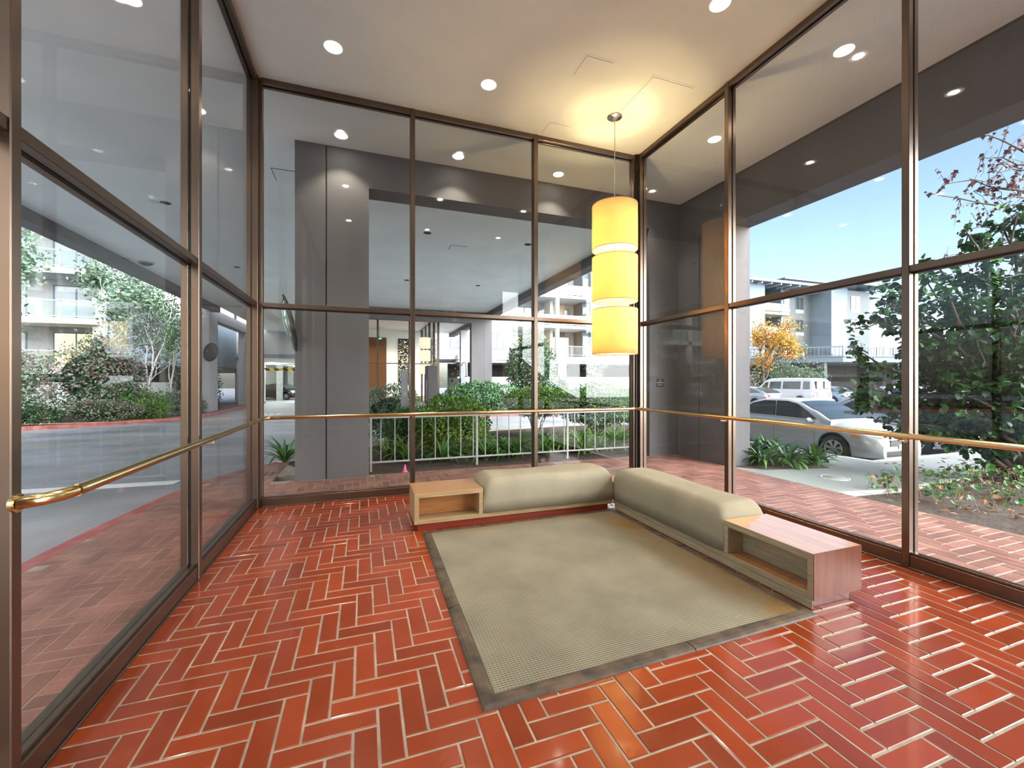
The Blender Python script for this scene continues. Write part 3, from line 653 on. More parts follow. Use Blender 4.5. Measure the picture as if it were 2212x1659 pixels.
for (x, y, w_, d_, lab) in ((1.05,9.3,.5,.35,'soffit access panel just beyond the header of the portal wall'),(2.35,11.8,.45,.4,'faint soffit access panel in the middle of the drive canopy'),(-1.55,8.6,.5,.5,'soffit access panel left of the concrete pier')):
    root = thing('soffit_access_panel', (x,y,ZC-.008), lab, 'access panel')
    m = MB(); m.box(x,y,ZC-.005,x+w_,y+d_,ZC); m.build('panel', [M['soffit']], root)
    m = MB(); m.box(x-.012,y-.012,ZC-.006,x+w_,y,ZC-.0005); m.box(x-.012,y,ZC-.006,x,y+d_,ZC-.0005); m.build('shadow_joint', [M['gap']], root)

# no-smoking plaque on the right pier
sg = thing('wall_plaque', (5.975,7.455,1.50), 'small dark no smoking plaque on the grey wall behind the right glass', 'sign')
M['sgreen'] = pm('plaque_green_black', (.02,.03,.025), rough=.4)
m = MB(); m.bbox(5.885,7.452,1.475,6.06,7.4595,1.635,.002); m.build('plate', [M['sgreen']], sg)
M['ivory'] = pm('ivory_letters', (.72,.74,.66), rough=.5)
def text(name, body, size, loc, rot, mat, parent=None, ext=.001, align='CENTER'):
    cu = bpy.data.curves.new(name, 'FONT'); cu.body = body; cu.size = size; cu.extrude = ext; cu.align_x = align
    to = bpy.data.objects.new(name+'_tmp', cu); COL.objects.link(to); bpy.context.view_layer.update()
    me = bpy.data.meshes.new_from_object(to.evaluated_get(bpy.context.evaluated_depsgraph_get())); bpy.data.objects.remove(to); me.materials.clear(); me.materials.append(mat)
    Mx = Matrix.Translation(loc) @ rot.to_4x4(); off = Vector((0,0,0)); p = parent
    while p is not None: off += p.location; p = p.parent
    me.transform(Matrix.Translation(-off) @ Mx); me.name = name
    o = bpy.data.objects.new(name, me); COL.objects.link(o)
    if parent is not None: o.parent = parent
    return o
RXZ = Matrix.Rotation(R(90),3,'X')     # text upright, facing -y
text('lettering', 'NO', .038, (5.972,7.4515,1.592), RXZ, M['ivory'], sg); text('lettering', 'SMOKING', .036, (5.972,7.4515,1.545), RXZ, M['ivory'], sg); m = MB(); m.box(5.915,7.4508,1.503,6.03,7.452,1.512); m.build('printed_rule', [M['ivory']], sg)

# ---- twin lobby across the drive
tw = thing('lobby_pavilion', (1.57,24.4,0), 'glass entrance pavilion with unlit white pendant across the drive', 'pavilion')
m = MB(); m.box(-1.3,33.1,0,4.45,33.3,ZC); m.build('rear_wall', [M['ceil']], tw)
M['twood'] = woodmat('lobby_wood_panel', (.10,.045,.016), (.16,.075,.03), axis=2); 
m = MB(); m.box(-1.3,32.95,0,1.65,33.1,ZC-.6); m.build('wood_wall_panel', [M['twood']], tw)
m = MB(); m.box(-1.3,24.4,-.1,4.4,33.1,0); m.build('floor_slab', [M['brickout']], tw)
m = MB(); m.box(1.7,32.0,.0,4.2,32.6,.45); m.build('built_in_seat', [M['wood']], tw)
for x in (-1.25,.76,2.48,4.10):
    m = MB(); m.bbox(x-.05,24.38,0,x+.05,24.52,ZC,.004); m.build('mullion', [M['bronze']], tw)
for y in (26.3,28.2,30.1,32.0):
    m = MB(); m.bbox(4.07,y-.04,0,4.2,y+.04,ZC,.004); m.build('mullion', [M['bronze']], tw)
m = MB()
for z0, z1 in ((0,.13),(T0,T1),(HZ,ZC)): m.box(-1.25,24.42,z0,4.1,24.5,z1); m.box(4.1,24.5,z0,4.18,33,z1)
m.build('glazing_bars', [M['bronze']], tw)
for a, b in ((-1.2,.71),(.81,2.43),(2.53,4.05)):
    m = MB(); m.box(a,24.455,.1,b,24.461,HZ); m.build('pane', [M['glass']], tw)
m = MB(); m.box(4.137,24.5,.1,4.143,33,HZ); m.build('pane', [M['glass']], tw)
M['drumw'] = shademat('white_shade_with_glow', (1,.97,.9), .12)  # glow put into the shade itself; this pendant has no bulb
pendant(3.437, 25.22, ZC, (4.132,3.382,2.625), 'white drum pendant lamp hanging inside the pavilion across the drive', M['drumw'], lit=False)
mosaic(2.55, 3.3, 1.3, 4.75, 33.099, -1, 9, 'tall silver mosaic panel on the wall inside the pavilion across the drive', .04)
ex = thing('exit_sign', (1.1,31.0,4.45), 'small glowing green exit sign inside the pavilion across the drive', 'exit sign')
m = MB(); m.bbox(.95,31.0,4.45,1.25,31.04,4.65,.004); m.build('housing', [M['black']], ex); m = MB(); m.tube([(1.1,31.02,4.65),(1.1,31.02,ZC-.001)],.01,8); m.build('stem',[M['black']],ex)
M['green'] = emit('exit_green', (.05,.9,.25), 2.2); text('lettering', 'EXIT', .13, (1.1,30.998,4.5), RXZ, M['green'], ex)
# intercom and ticket machine by the far pier
tm = thing('ticket_machine', (5.3,25.6,0), 'pale grey pay machine with a ring emblem beside the far concrete pier', 'machine')
m = MB(); m.bbox(4.95,25.4,0,5.65,25.9,1.75,.01); m.build('cabinet', [M['bgrey']], tm)
m = MB(); m.box(5.52,25.394,.95,5.64,25.4,1.70); m.box(5.03,25.394,1.5,5.15,25.4,1.68); m.build('dark_panels', [M['black']], tm)
M['maroon'] = pm('maroon_ring', (.15,.02,.04), rough=.5)
m = MB(); m.lathe([(.05,.0),(.05,.006),(.085,.006),(.085,0)], 24, (5.38,25.4,1.42), M=Matrix.Rotation(R(90),3,'X'), closed=True); m.build('ring_emblem', [M['maroon']], tm)
gp = thing('gate_post', (6.4,28.2,0), 'pale blue post with a gooseneck behind the far portal wall', 'post')
m = MB(); m.bbox(6.2,28,0,6.68,28.4,5.0,.01); m.build('post', [M['concl']], gp)
m = MB(); m.tube([(6.25,27.99,2.6),(6.3,27.8,2.8),(6.42,27.7,2.82),(6.5,27.7,2.6),(6.5,27.7,1.9)], .025, 8); m.lathe([(.001,0),(.07,0),(.07,.06),(.001,.06)], 14, (6.5,27.7,1.85)); m.build('gooseneck', [M['black']], gp)
# ------------------------------------------------------------------ ground
g = MB(); xs = [-60,-20,-9,-3,0,3,7.5,8.5,9.5,10.5,20,60,110]; ys = [-30,-8,0,4,8,12,16,20,24,30,38,60,110]
zf = lambda x: -.15 if x <= 7.5 else (-.3 if x >= 10.5 else -.15-.05*(x-7.5))
vs = [(x,y,zf(x)) for y in ys for x in xs]; nx = len(xs)
g.add(vs, [(j*nx+i,j*nx+i+1,(j+1)*nx+i+1,(j+1)*nx+i) for j in range(len(ys)-1) for i in range(nx-1)])
st = struct('driveway', g, M['asphalt'], 'grey asphalt of the drive and parking lot', 'asphalt')
K1 = [(-2.95,-5),(-2.88,0),(-2.85,3),(-2.82,4.94),(-2.76,5.85),(-2.62,7.0),(-2.45,7.9),(-2.1,8.7),(-1.6,9.4),(-.8,10.2),(.4,11.2),(2,12.3),(4,13.2),(6.4,13.7),(8.6,13.6),(9.6,12.9)]
def lerpx(y):
    for (xa,ya),(xb,yb) in zip(K1, K1[1:]):
        if ya <= y <= yb: return xa+(xb-xa)*(y-ya)/(yb-ya)
    return None
def ribbon(mb, path, w, z0, z1, mi=0, side=1):
    """kerb strip: left edge offset by w"""
    P = [Vector(p) for p in path]; n_ = len(P); off = []
    for i in range(n_):
        d = (P[min(i+1,n_-1)]-P[max(i-1,0)]).normalized(); off.append(P[i]+Vector((d.y,-d.x))*w*side)
    for i in range(n_-1):
        a, b, c, d = P[i], P[i+1], off[i+1], off[i]
        mb.prism([tuple(a),tuple(b),tuple(c),tuple(d)], z0, z1, mi)
    return off
k = MB(); off = ribbon(k, K1[:9], .15, -.3, .0)
struct('kerb_near', k, M['redkerb'], 'faded red painted kerb curving along the brick walk', 'kerb')
k = MB(); ribbon(k, K1[8:], .15, -.3, .02); ribbon(k, [(9.75,12.9),(9.75,5.52)], .15, -.35, -.02, 0, 1)
struct('kerb_planter', k, M['kerb'], 'grey concrete kerb around the planting beds', 'kerb')
# brick walk
b = MB()
def keepL(cx, cy, a, bb, c, d):
    lx_ = lerpx(min(max(cy,-5),9.4)); 
    if lx_ is None: return None
    lx_ += .15
    if cx > -1.0 and cy > 7.46: return None
    if cy > 8.4 and cx > -1.02-(cy-8.4)*.53: return None
    if cx < lx_-.05: return None
    return (max(a, lx_), bb, c, d) if c > lx_+.02 else None
herring(b, -3.0, XL-.115, -3.2, 9.3, keepL, 0, .0055, .003)
herring(b, XL-.115, 6.42, YB+.116, 7.56, lambda cx,cy,a,bb,c,d: None if ((cx < .1 or cx > 5.7) and cy > 7.46) else (a,bb,c,(min(d,7.46) if (a < .1 or c > 5.7) else d)), 0, .0055, .003)
herring(b, XR+.116, 6.42, -3.2, YB+.116, None, 0, .0055, .003)
b.prism([(-2.75,-3.2),(-1.362,-3.2),(-1.362,8.35),(-2.1,8.6),(-2.4,8.0),(-2.7,5.85),(-2.7,3)], -.3, -.003, 1)
b.box(-1.362,6.18,-.3,6.43,7.58,-.003,1); b.box(4.511,-3.2,-.3,6.43,6.18,-.003,1)
b.prism([(-2.35,8.0),(-1.02,8.0),(-1.02,8.4),(-1.5,9.3),(-1.62,9.38),(-2.1,8.7)], -.3, -.003, 1)
struct('brick_walk', b, [M['brickout'], M['groutout']], 'weathered herringbone brick walk around the outside of the lobby', 'paving')
# planting soil
s = MB()
s.prism([(-1.5,9.3),(-1.02,8.4),(-1.02,7.9),(.1,7.9),(.1,7.58),(9.55,7.58),(9.55,12.7),(8.5,13.4),(6.4,13.5),(4,13.0),(2,12.1),(.5,11.05),(-.7,10.05)], -.4, -.012)
struct('planting_bed', s, M['soil'], 'dark mulch bed behind the grey railing', 'soil')
s = MB(); s.prism([(6.98,6.1),(6.44,6.08),(6.8,5.66),(8.1,5.40),(8.75,6.6),(8.95,7.6),(6.98,7.6)], -.4, -.005)
struct('planting_bed', s, M['soil'], 'dark mulch bed with strap plants beside the silver sedan', 'soil')
s = MB(); s.prism([(6.44,-3.2),(6.44,4.10),(7.5,3.92),(9.2,4.08),(10.6,4.4),(13,4.3),(13,-3.2)], -.4, lambda x,y: -.03+.05*math.sin(x*1.7)*math.cos(y*1.3))
struct('planting_bed', s, M['soil'], 'bare soil bed below the big leafy shrub', 'soil')
k = MB(); k.prism([(6.44,4.10),(7.5,3.92),(9.2,4.08),(9.2,4.16),(7.5,4.0),(6.44,4.18)], -.3, .0)
struct('kerb_bed', k, M['kerb'], 'thin concrete edging of the soil bed below the shrub', 'kerb')
c = MB(); c.prism([(6.43,4.14),(7.5,3.96),(9.2,4.12),(10.6,4.44),(34,4.44),(34,5.50),(9.75,5.52),(9.75,7.6),(8.95,7.6),(8.75,6.6),(8.1,5.40),(6.8,5.66),(6.43,6.1)], -.5, lambda x,y: -.001-.02*max(0,min(1,(x-6.5)/3)))
c.prism([(9.75,5.52),(34,5.50),(34,5.64),(9.75,5.66)], -.5, -.015, 1)
struct('concrete_walk', c, [M['cwalk'],M['kerb']], 'pale concrete walk leading from the brick to the parked sedan', 'paving')
mh = thing('utility_cover', (7.35,4.82,-.006), 'round metal utility cover set in the concrete walk', 'cover')
m = MB(); m.lathe([(.001,.004),(.17,.004),(.18,-.008)], 28, (7.35,4.82,-.003)); m.build('lid', [M['cwalk']], mh); m = MB(); m.lathe([(.18,-.008),(.18,.005),(.205,.003),(.205,-.008)], 28, (7.35,4.82,-.003)); m.build('ring', [M['kerb']], mh)
# left garden and its red kerb
K2 = [(-40,6),(-24,13),(-16,17.2),(-11.1,19.5),(-9.2,20.6),(-8.0,21.8),(-7.3,23.6),(-7.05,26),(-7.0,30.5),(-7.05,36.9)]
k = MB(); ribbon(k, K2, .16, -.3, .0, 0, -1)
struct('kerb_far', k, M['redkerb'], 'red painted kerb bounding the garden across the drive', 'kerb')
s = MB(); s.prism([(x-.12,y+.1) for x,y in K2]+[(-9,37),(-40,37)], -.4, -.02)
struct('garden_bed', s, M['soil'], 'garden soil across the drive on the left', 'soil')
# island in front of the pavilion
s = MB(); s.prism([(-.6,19.6),(9.4,19.6),(9.4,22.6),(-.6,22.6)], -.4, .0)
struct('planting_bed', s, M['soil'], 'planted island in front of the far pavilion', 'soil')
k = MB(); ribbon(k, [(-.7,22.9),(-.7,19.9),(-.4,19.5),(9.2,19.45),(9.5,19.8),(9.5,22.9)], .15, -.35, .02, 0, -1)
struct('kerb_island', k, M['redkerb'], 'red painted kerb of the planted island across the drive', 'kerb')
c = MB(); c.box(-1.3,22.6,-.3,9.4,24.4,.0); struct('far_patio', c, M['cwalk'], 'concrete patio in front of the far pavilion', 'paving')
# road markings
m = MB(); m.slab([(-5.9,8.70,-.147),(-3.02,8.62,-.147),(-3.0,8.92,-.147),(-5.9,9.02,-.147)], (0,0,.003)); tag(m.build('stop_line',[M['line']]),'white stop line painted across the drive beside the brick walk','road marking')
m = MB(); m.slab([(-5.5,7.35,-.147),(-4.55,7.62,-.147),(-4.55,7.72,-.147),(-5.5,7.5,-.147)], (0,0,.003)); tag(m.build('lane_mark',[M['line']]),'short white paint mark on the drive at the left edge','road marking')
m = MB(); m.slab([(-9.5,13.6,-.147),(-6.4,16.1,-.147),(-6.4,16.22,-.147),(-9.5,13.72,-.147)], (0,0,.003)); tag(m.build('lane_line',[M['yline']]),'faded yellow lane line on the drive','road marking')
m = MB(); m.slab([(2.5,14.6,-.147),(7.0,15.0,-.147),(7.0,15.1,-.147),(2.5,14.7,-.147)], (0,0,.003)); tag(m.build('lane_line',[M['yline']]),'yellow lane line on the road behind the railing','road marking')
rot = Matrix.Rotation(R(180),3,'Z')
o = text('road_lettering', 'STOP', 1.0, (-4.75,25.3,-.147), rot @ Matrix.Diagonal((.62,1.35,1)), M['line'], None, .002)
tag(o, 'white STOP lettering painted upside down on the drive', 'road marking')
# fallen leaves on the concrete (uncountable litter)
r = random.Random(4); m = MB()
for i in range(110):
    x, y = r.uniform(9.5,16), r.uniform(4.4,5.4); a = r.uniform(0,6.3); s_ = r.uniform(.02,.05); z = -.016
    m.add([(x+s_*math.cos(a),y+s_*math.sin(a),z),(x+.6*s_*math.cos(a+1.6),y+.6*s_*math.sin(a+1.6),z+.012),(x-s_*math.cos(a),y-s_*math.sin(a),z),(x-.6*s_*math.cos(a+1.6),y-.6*s_*math.sin(a+1.6),z+.01)], [(0,1,2,3)], 0, r.random())
tag(m.build('leaf_litter',[M['dry']]),'scattered dry leaves on the concrete by the big shrub','leaves',None,'stuff')
# grey railing behind the glass
rl = thing('railing', (3.2,7.8,0), 'grey painted metal guard railing between brick patio and shrubs', 'railing')
yr = 7.88
m = MB(); m.bbox(.1,yr-.022,.925,5.71,yr+.022,.965,.004); m.build('top_rail', [M['railg']], rl)
m = MB(); m.bbox(.1,yr-.014,.135,5.71,yr+.014,.165,.003); m.build('bottom_rail', [M['railg']], rl)
for x in (.13,2.06,3.99,5.68):
    m = MB(); m.bbox(x-.02,yr-.02,-.05,x+.02,yr+.02,.93,.003); m.build('post', [M['railg']], rl)
x = .30
while x < 5.6:
    if min(abs(x-q) for q in (2.06,3.99)) > .06:
        m = MB(); m.bbox(x-.008,yr-.008,.16,x+.008,yr+.008,.93,.001); m.build('baluster', [M['railg']], rl)
    x += .2411
# grey bollard pillars standing in the beds
p = thing('intercom_pillar', (1.59,10.65,0), 'tall grey intercom pillar standing in the bed behind the bright round bush', 'pillar')
m = MB(); m.bbox(1.515,10.55,-.05,1.755,11.1,1.975,.006); m.build('body', [M['concrete']], p)
m = MB(); m.box(1.507,10.62,1.1,1.515,10.85,1.6); m.build('side_panel', [M['railg']], p)
p = thing('number_post', (.98,11.0,0), 'slim grey post with a white question-mark shaped numeral in front of the grey-green bush', 'post')
m = MB(); m.bbox(.915,11.02,-.05,1.075,11.2,1.87,.005); m.build('body', [M['concl']], p)
text('numeral', '?', .14, (1.0,11.018,1.21), RXZ, M['line'], p)
cn = thing('marker_cone', (.70,7.68,0), 'tiny pink marker cone at the edge of the brick patio', 'cone')
M['pink'] = pm('pink_plastic', (.75,.12,.30), rough=.5); m = MB(); m.lathe([(.05,0),(.05,.012),(.034,.014),(.010,.13),(.001,.132)], 16, (.70,7.68,-.012)); m.build('cone_body', [M['pink']], cn)
# ------------------------------------------------------------------ vegetation
def leaf(mb, p, d, n, L, W, tone, mi=0, rnd6=False):
    """one folded leaf at p along d with face normal about n"""
    d = d.normalized(); s = d.cross(n)
    if s.length < 1e-5: s = d.orthogonal()
    s.normalize(); n = s.cross(d)
    if rnd6:
        vs = [p, p+d*L*.25+s*W*.42+n*W*.10, p+d*L*.68+s*W*.46+n*W*.08, p+d*L-n*W*.10, p+d*L*.68-s*W*.46+n*W*.08, p+d*L*.25-s*W*.42+n*W*.10]
        mb.add(vs, [(0,1,2,3),(0,3,4,5)], mi, tone)
    else:
        vs = [p, p+d*L*.5+s*W*.5+n*W*.18, p+d*L, p+d*L*.5-s*W*.5+n*W*.18]
        mb.add(vs, [(0,1,2),(0,2,3)], mi, tone)
def rv(r):
    while True:
        v = Vector((r.uniform(-1,1),r.uniform(-1,1),r.uniform(-1,1)))
        if .05 < v.length < 1: return v.normalized()
def cloud(blobs, n, size, seed, mats=1, round_=False, inner=.35, asp=.5, droop=.2, core=True, zmin=None):
    """leaves filling a set of ellipsoid blobs ((cx,cy,cz),(rx,ry,rz))"""
    r = random.Random(seed); mb = MB()
    wts = [(b[1][0]*b[1][1]*b[1][2])**.67 for b in blobs]; tot = sum(wts)
    for b, w in zip(blobs, wts):
        c, rad = Vector(b[0]), b[1]; ph = [r.uniform(0,6.3) for _ in range(6)]
        for i in range(int(n*w/tot)):
            q = rv(r); k = 1-inner*r.random()**1.6
            k *= 1+.10*math.sin(q.x*5+ph[0])*math.sin(q.y*5+ph[1])+.09*math.sin(q.z*7+ph[2])*math.sin(q.x*8+ph[3])
            p = c+Vector((q.x*rad[0], q.y*rad[1], q.z*rad[2]))*k
            if zmin is not None and p.z < zmin: continue
            d = (q*.55+rv(r)*.8+Vector((0,0,.25-droop))).normalized(); nn = (q*.7+rv(r)*.55+Vector((0,0,.5))).normalized()
            s = size*(.65+.7*r.random()); leaf(mb, p, d, nn, s, s*asp, r.random(), r.randrange(mats), round_)
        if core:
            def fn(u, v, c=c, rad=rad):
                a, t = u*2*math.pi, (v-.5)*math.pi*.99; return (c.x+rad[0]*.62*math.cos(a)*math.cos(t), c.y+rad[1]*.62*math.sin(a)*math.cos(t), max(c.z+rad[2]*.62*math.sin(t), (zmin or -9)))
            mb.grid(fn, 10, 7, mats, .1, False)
    return mb
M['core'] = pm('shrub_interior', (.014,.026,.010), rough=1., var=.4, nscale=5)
def stems(base, tips, r0, seed, mb=None, wob=.12):
    r = random.Random(seed); mb = mb or MB(); b = Vector(base)
    for t in tips:
        t = Vector(t); K = 5; pts = []
        for i in range(K+1):
            f = i/K; p = b.lerp(t, f); p.z = b.z+(t.z-b.z)*f**.85
            if 0 < i < K: p += Vector((r.uniform(-1,1),r.uniform(-1,1),r.uniform(-.4,.4)))*wob*(t-b).length*.4
            pts.append(p)
        mb.tube(pts, [r0*(1-.75*i/K) for i in range(K+1)], 6)
    return mb
def bush(name, label, cat, c, rad, n, size, mat, seed, group=None, round_=False, asp=.5, lobes=0, bark='bark', inner=.35, stemz=None, core=True, mat2=None):
    z0 = 0 if stemz is None else stemz
    root = thing(name, (c[0],c[1],z0), label, cat, group); r = random.Random(seed*7+1)
    blobs = [(c, rad)]
    for i in range(lobes):
        q = rv(r); blobs.append(((c[0]+q.x*rad[0]*.6, c[1]+q.y*rad[1]*.6, c[2]+q.z*rad[2]*.5), tuple(k*r.uniform(.45,.65) for k in rad)))
    ms = [M[mat]]+([M[mat2]] if mat2 else [])
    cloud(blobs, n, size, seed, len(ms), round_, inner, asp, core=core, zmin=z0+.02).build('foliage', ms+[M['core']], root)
    tips = [(c[0]+q.x*rad[0]*.6, c[1]+q.y*rad[1]*.6, c[2]+q.z*rad[2]*.3) for q in [rv(r) for _ in range(6)]]
    stems((c[0],c[1],z0-.05), tips, max(.02,min(.06,rad[2]*.04)), seed).build('stems', [M[bark]], root)
    return root
# --- bushes in the bed behind the railing
bush('round_bush','bright yellow-green clipped bush right behind the railing','bush',(1.95,9.6,.56),(.82,.72,.66),11000,.075,'leafb',1,lobes=2,inner=.22)
bush('grey_bush','grey-green rounded bush behind the slim number post','bush',(.72,12.25,.62),(1.0,.75,.82),8500,.08,'leafg',2,lobes=2,inner=.25)
bush('small_bush','low mid-green bush between the intercom pillar and the number post','bush',(.95,10.5,.45),(.45,.45,.5),3500,.07,'leafm',3,lobes=2,inner=.25)
bush('clipped_bush','mid-green bush with bare lower stems left of the pendant reflection','bush',(4.75,11.4,.98),(.95,.8,.42),7000,.08,'leafb',4,lobes=2,inner=.25)
bush('clipped_bush','broad green bush below the lowest drum shade behind the railing','bush',(6.35,10.6,.90),(1.2,.9,.60),9500,.085,'leafm',5,lobes=3,mat2='leafb',inner=.25)
bush('clipped_bush','dark green bush behind the right end of the railing','bush',(8.1,10.2,.7),(.9,.8,.65),5000,.08,'leafd',51,lobes=3)
bush('hedge','long clipped green hedge on the island before the far pavilion','hedge',(5.7,20.6,.80),(2.1,.75,.72),11000,.12,'leafm',6,lobes=4,mat2='leafg',inner=.25)
bush('hedge','clipped hedge on the island right of the camellia','hedge',(8.75,20.5,.7),(.95,.75,.6),4500,.11,'leafm',61,lobes=3)
bush('camellia_tree','tall dark glossy camellia tree right of the far concrete pier','tree',(9.3,22.9,2.25),(1.5,1.2,2.1),11000,.14,'leafd',7,lobes=6,mat2='leafg')
bush('shrub','pale green upright shrub behind the left parked maroon car','shrub',(11.6,28.6,1.6),(1.1,1.0,1.5),2600,.13,'leafg',8,lobes=5,inner=.6)
bush('shrub','bright leafy shrub by the white parking wall','shrub',(13.2,27.0,1.1),(.9,.8,.9),2200,.12,'leafm',9,lobes=4)
# sparse tree
def tree(name, label, base, h, crown, n, size, leafm, barkm, seed, lean=(0,0), r0=.07, levels=3, spread=.6, round_=False, asp=.6, leafp=.85, bz=.35):
    root = thing(name, base, label, 'tree'); r = random.Random(seed); mb = MB(); tips = []
    B = Vector(base)
    def grow(p, d, L, rad, lv):
        K = 4; pts = [p]; q = p.copy(); dd = d.copy()
        for i in range(K):
            dd = (dd+rv(r)*.22+Vector((0,0,.06))).normalized(); q = q+dd*L/K; pts.append(q.copy())
        mb.tube(pts, [rad*(1-.45*i/K) for i in range(K+1)], 7 if lv == 0 else 5)
        if lv >= levels:
            tips.extend(pts[1:]); return
        nb = 3 if lv == 0 else r.choice((2,3))
        for i in range(nb+1):
            f = pts[-1] if i == 0 else pts[r.choice((2,3,4))]
            nd = (dd+rv(r)*spread*(1.3 if i else .5)).normalized(); grow(f, nd, L*r.uniform(.55,.8), rad*.55, lv+1)
    grow(B, Vector((lean[0],lean[1],1)).normalized(), h*bz, r0, 0)
    mb.build('trunk', [M[barkm]], root)
    lf = MB(); per = max(1, n//max(1,len(tips)))
    for t in tips:
        for i in range(per):
            p = t+rv(r)*r.random()*crown; leaf(lf, p, rv(r)+Vector((0,0,-.2)), rv(r)+Vector((0,0,.6)), size*r.uniform(.6,1.2), size*asp*r.uniform(.7,1.1), r.random(), 0, round_)
    if lf.v: lf.build('foliage', [M[leafm]], root)
    return root
tree('young_tree','sparse small tree with thin grey-green foliage before the white parking wall',(15.0,26.6,-.2),4.0,.35,1500,.10,'leafg','twig',21,(.15,0),.06,3,.9)
tree('autumn_tree','orange and yellow autumn tree beside the right apartment building',(35.2,29.5,-.3),8.2,.85,3400,.26,'leafo','bark',22,(0,0),.14,3,.55,bz=.42)
bush('lot_hedge','large dark green hedge mound behind the white van','hedge',(40.6,31.2,1.6),(4.4,2.2,2.6),6500,.20,'leafd',24,lobes=8,stemz=-.3,mat2='leafg')
bush('bare_shrub','pinkish half-bare shrub behind the silver hatchback','shrub',(32.3,28.6,1.1),(1.7,1.1,1.7),2000,.13,'leafp',25,lobes=5,inner=.9,stemz=-.3,core=False,bark='twig')
# --- big leafy shrub to the right
def bigshrub():
    root = thing('leafy_shrub', (10.2,3.75,0), 'big dark green shrub with round leaves filling the right glass bays', 'shrub'); r = random.Random(77); mb = MB(); lf = MB(); B = Vector((10.2,3.75,-.05))
    tips = []
    # boughs as reaching arcs: (tip, radius)
    ends = [(8.2,4.95,1.55),(8.3,5.0,2.1),(8.3,4.7,1.15),(8.4,4.8,2.6),(8.7,4.8,2.9),(8.6,4.2,3.3),(8.9,4.3,3.6),(9.0,3.9,3.9),(8.9,5.2,1.5),(8.9,4.6,.8),(8.5,4.4,.9),(9.4,3.6,3.2),(9.3,3.5,2.2),(8.8,3.8,1.5),(9.6,3.3,1.3),(9.8,4.8,3.4),(10.0,3.9,4.1),(10.6,3.4,3.4),(10.4,4.6,2.3),(9.4,4.9,2.3),(9.2,4.1,2.7),(9.3,4.2,1.9),(9.0,3.7,1.0),(9.9,3.7,4.3),(9.6,4.1,3.3),(10.8,3.2,2.4),(11.2,4.4,3.2),(10.6,3.7,4.2),(9.2,3.4,2.6),(9.3,3.3,1.7),(8.5,5.1,1.3),(8.4,4.5,2.9),(9.0,4.9,3.3),(9.4,4.6,1.3),(9.7,4.3,2.8),(10.0,4.3,2.0),(9.9,3.6,2.6),(9.6,4.8,2.9),(8.8,4.5,2.3),(8.9,4.2,1.6)]
    for e in ends:
        e = Vector(e); K = 7; pts = []
        for i in range(K+1):
            f = i/K; p = B.lerp(e, f); p.z = B.z+(e.z-B.z)*f**.8+.25*math.sin(math.pi*f)*(.4 if e.z < 1.3 else .15)
            if 0 < i < K: p += Vector((r.uniform(-1,1),r.uniform(-1,1),r.uniform(-.5,.5)))*.13
            pts.append(p)
        mb.tube(pts, [.045*(1-.85*i/K)+.005 for i in range(K+1)], 7)
        for i in range(3, K+1):
            for b in range(3 if i < K else 4):
                q = rv(r); q.z *= .6; t = pts[i]+q*r.uniform(.25,.55); mb.tube([pts[i], pts[i].lerp(t,.5)+rv(r)*.04, t], [.011,.007,.003], 5, caps=False)
                nl = 13
                for k in range(nl):
                    f = .25+.85*k/nl; p = pts[i].lerp(t, f)+rv(r)*.05; d = (q*.5+rv(r)); d.z -= .35
                    s_ = r.uniform(.08,.145); leaf(lf, p, d, Vector((0,0,1))+rv(r)*.55, s_, s_*.85, r.random(), 0 if r.random() < .85 else 1, True)
    tr = MB(); tr.tube([(10.2,3.75,-.05),(10.22,3.72,.35),(10.25,3.7,.9),(10.15,3.75,1.7),(10.2,3.6,2.6),(10.25,3.5,3.4)], [.12,.105,.09,.075,.055,.03], 12)
    tr.build('trunk', [M['bark']], root); mb.build('branches', [M['bark']], root); lf.build('foliage', [M['leafd'], M['leafm']], root)
bigshrub()
